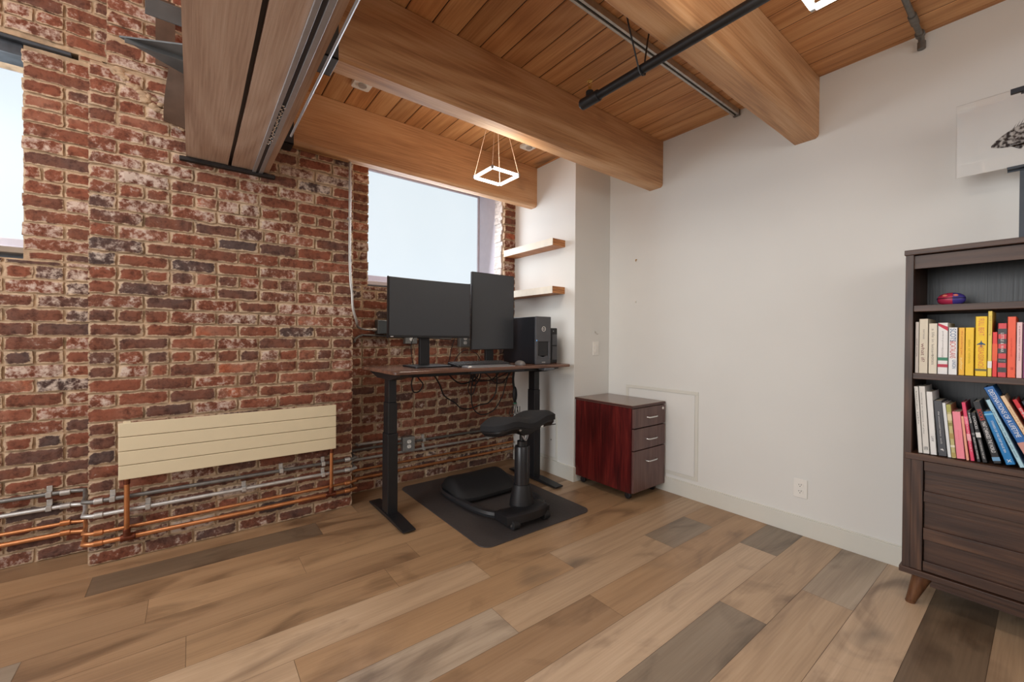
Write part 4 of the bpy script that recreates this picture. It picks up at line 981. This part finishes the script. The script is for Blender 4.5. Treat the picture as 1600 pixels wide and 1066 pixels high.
# books
FXM = Matrix(((0, 0, -1), (0, -1, 0), (-1, 0, 0)))   # local x -> -z (down), local y -> -y, local z -> -x
FXM = Matrix((( 0, 0, -1), (0, -1, 0), (-1, 0, 0)))
PAGE = mat('book_pages', (222, 214, 196), 0.8, var=0.06, scale=120)
INK = mat('ink_dark', (52, 50, 54), 0.6); INKW = mat('ink_white', (236, 234, 230), 0.6)
def ink(c): return mat('ink_%d_%d_%d' % c, c, 0.6)
def book(y0, th, z0, h, ang, depth, col, label, group, bands=(), texts=(), hard=True, xf=2.617):
    """spine faces -x. (y0, z0) is the lower corner on the +y side; ang leans the top to +y"""
    o = bpy.data.objects.new('book', None); COL.objects.link(o); o.location = (xf, y0, z0); o.rotation_euler = (-ang, 0, 0)
    o.empty_display_size = 0.03; tag(o, label, 'book', group)
    m_ = mat('cover_%d_%d_%d' % col, col, 0.42, var=0.03)
    def lb(name, material, par, *b, bevel=0): 
        q = MB().box(*b).build(name, material, None, bevel); q.parent = par; return q
    cv = MB(); t_ = min(0.0022, th*0.15)
    cv.box(0, t_, -th, 0, 0, h).box(0, depth, -t_, 0, 0, h).box(0, depth, -th, -th+t_, 0, h)
    q = cv.build('cover', m_, None, 0.0006); q.parent = o
    lb('pages', PAGE, o, t_, depth-0.004, -th+t_, -t_, 0.003, h-0.003)
    for (za, zb, c_) in bands: lb('band', mat('cover_%d_%d_%d' % c_, c_, 0.42), q, -0.0004, 0.0, -th+0.0003, -0.0003, za*h, zb*h)
    for (s_, zc, ln, hf, c_, off) in texts:
        Mw = Matrix.Translation((-0.0005, -th*(0.5+off), zc*h)) @ FXM.to_4x4()
        text_on(s_, 'lettering', ink(c_), q, Mw, ln*h, hf*th, 0.0003)
    return o
G1 = 'books on the middle shelf'; G2 = 'books leaning on the lower shelf'
Z1 = 1.0555
top = [
 (0.378, 0.012, 0.232, 0.15, (206, 196, 186), 'thin pale grey-beige book at the far left of the middle shelf', (), (('small stories', .5, .35, .3, (120, 110, 104), 0),)),
 (0.366, 0.030, 0.245, 0.16, (222, 212, 190), 'cream book titled what if? on the middle shelf', (), (('what if?', .38, .34, .40, (120, 60, 56), -.05), ('serious', .72, .18, .22, (150, 142, 132), .05))),
 (0.335, 0.028, 0.224, 0.15, (228, 220, 200), 'ivory book with faint handwriting, right of the what if? book', (), (('a life in letters', .62, .55, .30, (150, 142, 128), 0), ('notes', .28, .2, .28, (150, 142, 128), 0))),
 (0.306, 0.032, 0.226, 0.16, (236, 234, 232), 'white book with green and red bands on its spine', ((.265, .325, (44, 130, 96)), (.135, .195, (190, 30, 62))), (('guide to grammar', .66, .36, .2, (170, 166, 164), 0), ('concise', .42, .18, .2, (170, 166, 164), 0))),
 (0.273, 0.027, 0.205, 0.15, (240, 240, 240), 'white SCOTS & CATALANS book with blue and red lettering', (), (('SCOTS', .84, .27, .62, (40, 98, 150), 0), ('&CATALANS', .53, .36, .62, (206, 62, 60), 0), ('UNION', .22, .18, .4, (70, 100, 140), .15))),
 (0.243, 0.019, 0.204, 0.14, (246, 186, 40), 'narrow amber book, first of the yellow books', (), (('the wandering pen', .68, .5, .36, (214, 120, 30), 0), ('author', .24, .26, .42, (252, 232, 160), 0))),
 (0.2235, 0.026, 0.204, 0.15, (250, 204, 12), 'plain bright yellow book second of the yellow books', (), (('atlas of islands', .5, .5, .26, (206, 178, 20), 0),)),
 (0.195, 0.034, 0.250, 0.16, (250, 208, 0), 'thick yellow book with a small blue aeroplane on its spine', ((.085, .12, (110, 100, 50)),), (('FULL BEAT', .82, .28, .46, (226, 132, 96), 0), ('ASSASSINOS', .33, .40, .46, (226, 132, 70), 0))),
 (0.160, 0.012, 0.271, 0.15, (240, 214, 92), 'tallest pale yellow book with a white patch', ((.13, .235, (244, 244, 240)),), (('wild swimming', .78, .3, .4, (190, 170, 110), 0),)),
 (0.1475, 0.014, 0.184, 0.14, (236, 56, 50), 'short red and orange book right of the yellow books', ((.36, .74, (242, 96, 46)),), ()),
 (0.133, 0.024, 0.220, 0.15, (222, 68, 76), 'red book with black stripes across its spine', ((.80, .90, (60, 58, 60)), (.62, .71, (60, 58, 60)), (.44, .53, (60, 58, 60)), (.265, .345, (60, 58, 60)), (.09, .18, (60, 58, 60))), (('LITTLE & WAR', .64, .36, .34, (240, 236, 234), 0), ('ILLUSTRATED', .305, .02, .7, (200, 200, 200), 0))),
 (0.108, 0.023, 0.246, 0.15, (248, 96, 58), 'tall orange book near the right end of the middle shelf', (), (('orchard', .5, .3, .2, (220, 78, 50), 0), ('press', .15, .04, .5, (200, 66, 40), 0))),
 (0.0845, 0.016, 0.223, 0.14, (242, 204, 206), 'pale pink book between the orange and the purple book', (), (('a quiet history of rooms', .62, .62, .3, (150, 100, 110), 0),)),
 (0.068, 0.024, 0.216, 0.14, (140, 62, 110), 'purple book at the right end of the middle shelf', (), ()),
]
for i, (y, th, h, dp, col, lab, bands, texts) in enumerate(top):
    bk = book(y, th, Z1, h, 0, dp*1.25, col, lab, G1, bands, texts)
    if i == 3:
        MB_ = MB(); MB_.add([(-0.0005, -0.001, h-0.001), (-0.0005, -0.001, h-0.012), (-0.0005, -th+0.001, h-0.036), (-0.0005, -th+0.001, h-0.018)], [(0, 1, 2, 3)])
        q = MB_.build('ribbon', ink((206, 60, 84))); q.parent = bk
    if i == 7:
        a = MB(); cz = 0.54*h; cy_ = -th/2
        P_ = [(0.0, 0.016), (0.002, 0.006), (0.012, -0.002), (0.012, -0.005), (0.002, -0.003), (0.0015, -0.010), (0.005, -0.014), (-0.005, -0.014), (-0.0015, -0.010), (-0.002, -0.003), (-0.012, -0.005), (-0.012, -0.002), (-0.002, 0.006)]
        a.prism([(cy_+u, cz+v) for u, v in P_], 'x', -0.0007, -0.0001)
        q = a.build('aeroplane_print', ink((52, 92, 128))); q.parent = bk
Z2 = 0.6925
low = [
 (0.363, 0.015, 0.300, 3.4, (226, 224, 218), 'tall white book leaning at the far left of the lower shelf', (), (('kitchen table', .68, .5, .3, (150, 148, 144), 0),)),
 (0.348, 0.022, 0.302, 3.3, (222, 220, 214), 'second tall white book with fine grey lettering', (), (('thinking in systems of play', .60, .62, .22, (120, 118, 116), -.15), ('VERSO', .08, .05, .6, (70, 68, 68), 0))),
 (0.324, 0.021, 0.280, 3.5, (230, 230, 228), 'third white book, shorter, right of the two tall white ones', (), (('LAW', .25, .08, .4, (120, 118, 116), 0),)),
 (0.299, 0.027, 0.242, 4.3, (72, 74, 80), 'dark grey book with thin white lettering and a white emblem', ((.06, .10, (72, 74, 80)),), (('the uncounted hours', .58, .45, .18, (220, 220, 220), 0), ('north', .27, .10, .22, (200, 200, 200), 0), ('f', .11, .05, .35, (240, 240, 240), 0))),
 (0.270, 0.011, 0.236, 4.9, (226, 230, 232), 'thin white book right of the dark grey one', (), ()),
 (0.2583, 0.014, 0.230, 4.9, (196, 186, 128), 'book with an olive and cream patterned spine', ((.86, 1.0, (170, 168, 80)), (.60, .66, (150, 140, 70)), (.36, .46, (176, 150, 84)), (.2, .24, (232, 226, 200)), (.70, .82, (222, 210, 170)), (.02, .1, (180, 160, 90))), ()),
 (0.2438, 0.026, 0.201, 4.6, (246, 142, 158), 'plain salmon pink book on the lower shelf', (), (('play', .5, .2, .12, (232, 116, 136), 0),)),
 (0.215, 0.008, 0.186, 5.6, (240, 168, 140), 'thin peach book between two pink books', (), ()),
 (0.203, 0.012, 0.246, 6.8, (228, 64, 104), 'tall narrow magenta and pink book', ((.62, .76, (246, 120, 150)), (.34, .46, (250, 170, 180))), (('JUKEBOX HEART', .45, .6, .4, (250, 210, 216), 0),)),
 (0.184, 0.009, 0.214, 8.6, (38, 38, 42), 'thin black book with small white lettering, left of the black pair', ((.52, .56, (120, 120, 120)),), (('PAPER', .85, .2, .5, (230, 230, 230), 0), ('SELECTED POEMS', .27, .42, .5, (220, 220, 220), 0))),
 (0.1695, 0.014, 0.206, 10.0, (34, 34, 36), 'black book with a white square on its spine', ((.50, .60, (222, 222, 220)),), (('CHOICES', .80, .26, .5, (230, 230, 230), 0), ('CONCERNING THE ART', .26, .38, .35, (220, 220, 220), 0))),
 (0.139, 0.022, 0.255, 14.0, (32, 32, 36), 'black book with red and white lettering, leaning left', ((.04, .10, (110, 160, 200)),), (('BOOKS', .78, .18, .55, (210, 60, 52), 0), ('THAT CHANGED THE WORLD', .42, .50, .5, (238, 238, 238), 0))),
 (0.106, 0.026, 0.216, 17.3, (20, 124, 190), 'bright blue book with small white lettering leaning left', ((.93, .96, (120, 190, 226)),), (('STORIES OF THE DEEP BLUE SEA', .52, .60, .24, (226, 240, 248), 0), ('x', .07, .06, .4, (226, 240, 248), 0))),
 (0.0702, 0.014, 0.275, 20.0, (176, 216, 232), 'pale blue slanted book left of the DESTINATIONS book', (), (('a short walk across the whole wide world', .5, .7, .4, (90, 130, 150), 0),)),
 (0.040, 0.029, 0.330, 23.2, (34, 104, 176), 'large blue DESTINATIONS OF A LIFETIME book leaning left', ((.0, .30, (206, 150, 138)),), (('DESTINATIONS OF A LIFETIME', .66, .60, .46, (238, 244, 250), 0),)),
 (0.007, 0.014, 0.302, 23.0, (240, 208, 168), 'cream slanted book right of the DESTINATIONS book', (), (('NIGHTS AT SEA', .6, .5, .35, (206, 150, 110), 0),)),
 (-0.020, 0.014, 0.290, 23.0, (214, 34, 44), 'red slanted book near the right edge', (), (('SIMPLE COOKING', .68, .4, .5, (246, 230, 230), 0),)),
 (-0.041, 0.018, 0.285, 23.0, (44, 48, 60), 'dark navy slanted book near the right edge', ((.7, .8, (210, 196, 180)), (.85, .92, (150, 160, 170))), ()),
 (-0.066, 0.016, 0.280, 23.0, (214, 110, 130), 'rose slanted book, rightmost on the lower shelf', (), ()),
]
y_cur = None
for i, (y, th, h, ang, col, lab, bands, texts) in enumerate(low):
    a = R(ang)
    # the book stands on its lower right corner when it leans; lift so that corner touches the shelf
    book(y, th, Z2+th*math.sin(a), h, a, 0.17, col, lab, G2, bands, texts)
# football
t = thing('small_football', (2.75, 0.28, 1.3625), 'small blue and red toy football on the top shelf', 'ball')
FB, nt, b = newmat('football_panels')
tc = nt.nodes.new('ShaderNodeTexCoord'); sx = nt.nodes.new('ShaderNodeSeparateXYZ'); nt.links.new(tc.outputs['Object'], sx.inputs[0])
wv = nt.nodes.new('ShaderNodeTexWave'); wv.bands_direction = 'Y'; wv.inputs['Scale'].default_value = 3.2; wv.inputs['Phase Offset'].default_value = 2.0; nt.links.new(tc.outputs['Object'], wv.inputs['Vector'])
rp = nt.nodes.new('ShaderNodeValToRGB'); nt.links.new(wv.outputs['Fac'], rp.inputs[0]); rp.color_ramp.interpolation = 'CONSTANT'
rp.color_ramp.elements[0].color = rgba((70, 60, 140)); rp.color_ramp.elements[1].position = 0.5; rp.color_ramp.elements[1].color = rgba((190, 50, 84))
nt.links.new(rp.outputs[0], b.inputs['Base Color']); b.inputs['Roughness'].default_value = 0.4
mb = MB(); prof = [(0.030*math.sin(math.pi*i/16)**0.85+1e-4, -0.046*math.cos(math.pi*i/16)) for i in range(17)]
mb.lathe(prof, (2.75, 0.28, 1.3925), 28, Matrix.Rotation(R(90), 3, 'X')); mb.build('skin', FB, t, smooth=True)
mb = MB().tube([(2.75-0.0303*math.sin(math.pi*i/16)**0.75, 0.28-0.0462*math.cos(math.pi*i/16), 1.3965) for i in range(1, 16)], 0.0016, 6); mb.build('seam', BLACKP, t)
for dy in (-0.016, 0.018): MB().sphere((2.728, 0.28+dy, 1.4085), 0.006, 0.009, 0.006, 10, 8).build('star_print', mat('coral_print', (236, 130, 110), 0.5), t)

# easel with the fish print under acrylic
t = thing('table_easel', (2.80, 0.065, 1.615), 'dark metal table easel standing on top of the bookcase', 'easel')
EM = mat('gunmetal', (60, 66, 74), 0.45, 0.4)
bx('mast', EM, t, 2.793, 2.803, 0.044, 0.088, 1.621, 2.265, bevel=0.001)
bx('lower_bracket', EM, t, 2.760, 2.793, 0.008, 0.122, 1.936, 1.946, bevel=0.001)
bx('bracket_plate', EM, t, 2.788, 2.794, 0.008, 0.122, 1.930, 1.955)
bx('upper_bracket', EM, t, 2.774, 2.794, 0.008, 0.116, 2.262, 2.281, bevel=0.001)
bx('foot', EM, t, 2.72, 2.92, -0.06, 0.185, 1.6155, 1.622, bevel=0.001)
t = thing('framed_print', (2.785, 0.065, 1.947), 'frameless acrylic print of a black ink fish resting on the easel', 'picture')
bx('paper', mat('print_paper', (232, 230, 226), 0.6, var=0.01), t, 2.7835, 2.7855, -0.142, 0.272, 1.950, 2.251)
ACR = glass_mat('acrylic')
bx('acrylic_sheet', ACR, t, 2.7785, 2.7825, -0.145, 0.275, 1.947, 2.278)
def smp(u):  # body outline of the fish, u from nose to tail
    up = 0.052*math.sin(min(1, u*1.08)*math.pi)**0.75+0.004; dn = 0.040*math.sin(min(1, u*1.05)*math.pi)**0.8+0.003
    return up, dn
up_ = []; dn_ = []; n = 26; L_ = 0.27; tilt = 0.22
for i in range(n+1):
    u = i/n; a, b_ = smp(u); cyy = 0.169-u*L_*math.cos(tilt); czz = 2.056+u*L_*math.sin(tilt)*1.1-0.03*u*u
    up_.append((cyy, czz+a)); dn_.append((cyy, czz-b_))
FISH, nt, b = newmat('fish_ink'); b.inputs['Roughness'].default_value = 0.8
tc = nt.nodes.new('ShaderNodeTexCoord'); no = nt.nodes.new('ShaderNodeTexNoise'); no.inputs['Scale'].default_value = 75; no.inputs['Detail'].default_value = 6
nt.links.new(tc.outputs['Object'], no.inputs['Vector']); rp = nt.nodes.new('ShaderNodeValToRGB'); nt.links.new(no.outputs['Fac'], rp.inputs[0])
rp.color_ramp.elements[0].position = 0.42; rp.color_ramp.elements[0].color = rgba((40, 34, 36)); rp.color_ramp.elements[1].position = 0.62; rp.color_ramp.elements[1].color = rgba((206, 200, 194))
nt.links.new(rp.outputs[0], b.inputs['Base Color'])
mb = MB().prism(up_+dn_[::-1], 'x', 2.7831, 2.7836)
tx = up_[-1][0]; tz = (up_[-1][1]+dn_[-1][1])/2
mb.prism([(tx+0.005, tz+0.006), (tx-0.03, tz+0.035), (tx-0.026, tz), (tx-0.032, tz-0.03), (tx+0.005, tz-0.006)], 'x', 2.7831, 2.7836)
mb.prism([(0.115, 2.040), (0.085, 2.018), (0.07, 2.045)], 'x', 2.7831, 2.7836)
mb.build('fish_print', FISH, t)
mb = MB()
for i in range(6, 21):
    y, z = up_[i]; h = 0.020+0.004*math.sin(i)
    mb.prism([(y+0.0012, z-0.003), (y-0.0012, z-0.003), (y-0.010, z+h)], 'x', 2.7831, 2.7836)
mb.build('fish_spines', mat('fish_ink_dark', (52, 46, 48), 0.8), t)
mb = MB().prism([(0.152+0.0035*math.cos(R(a)), 2.066+0.0035*math.sin(R(a))) for a in range(0, 360, 30)], 'x', 2.7829, 2.7832)
mb.build('fish_eye', mat('fish_ink_dark', (52, 46, 48), 0.8), t)
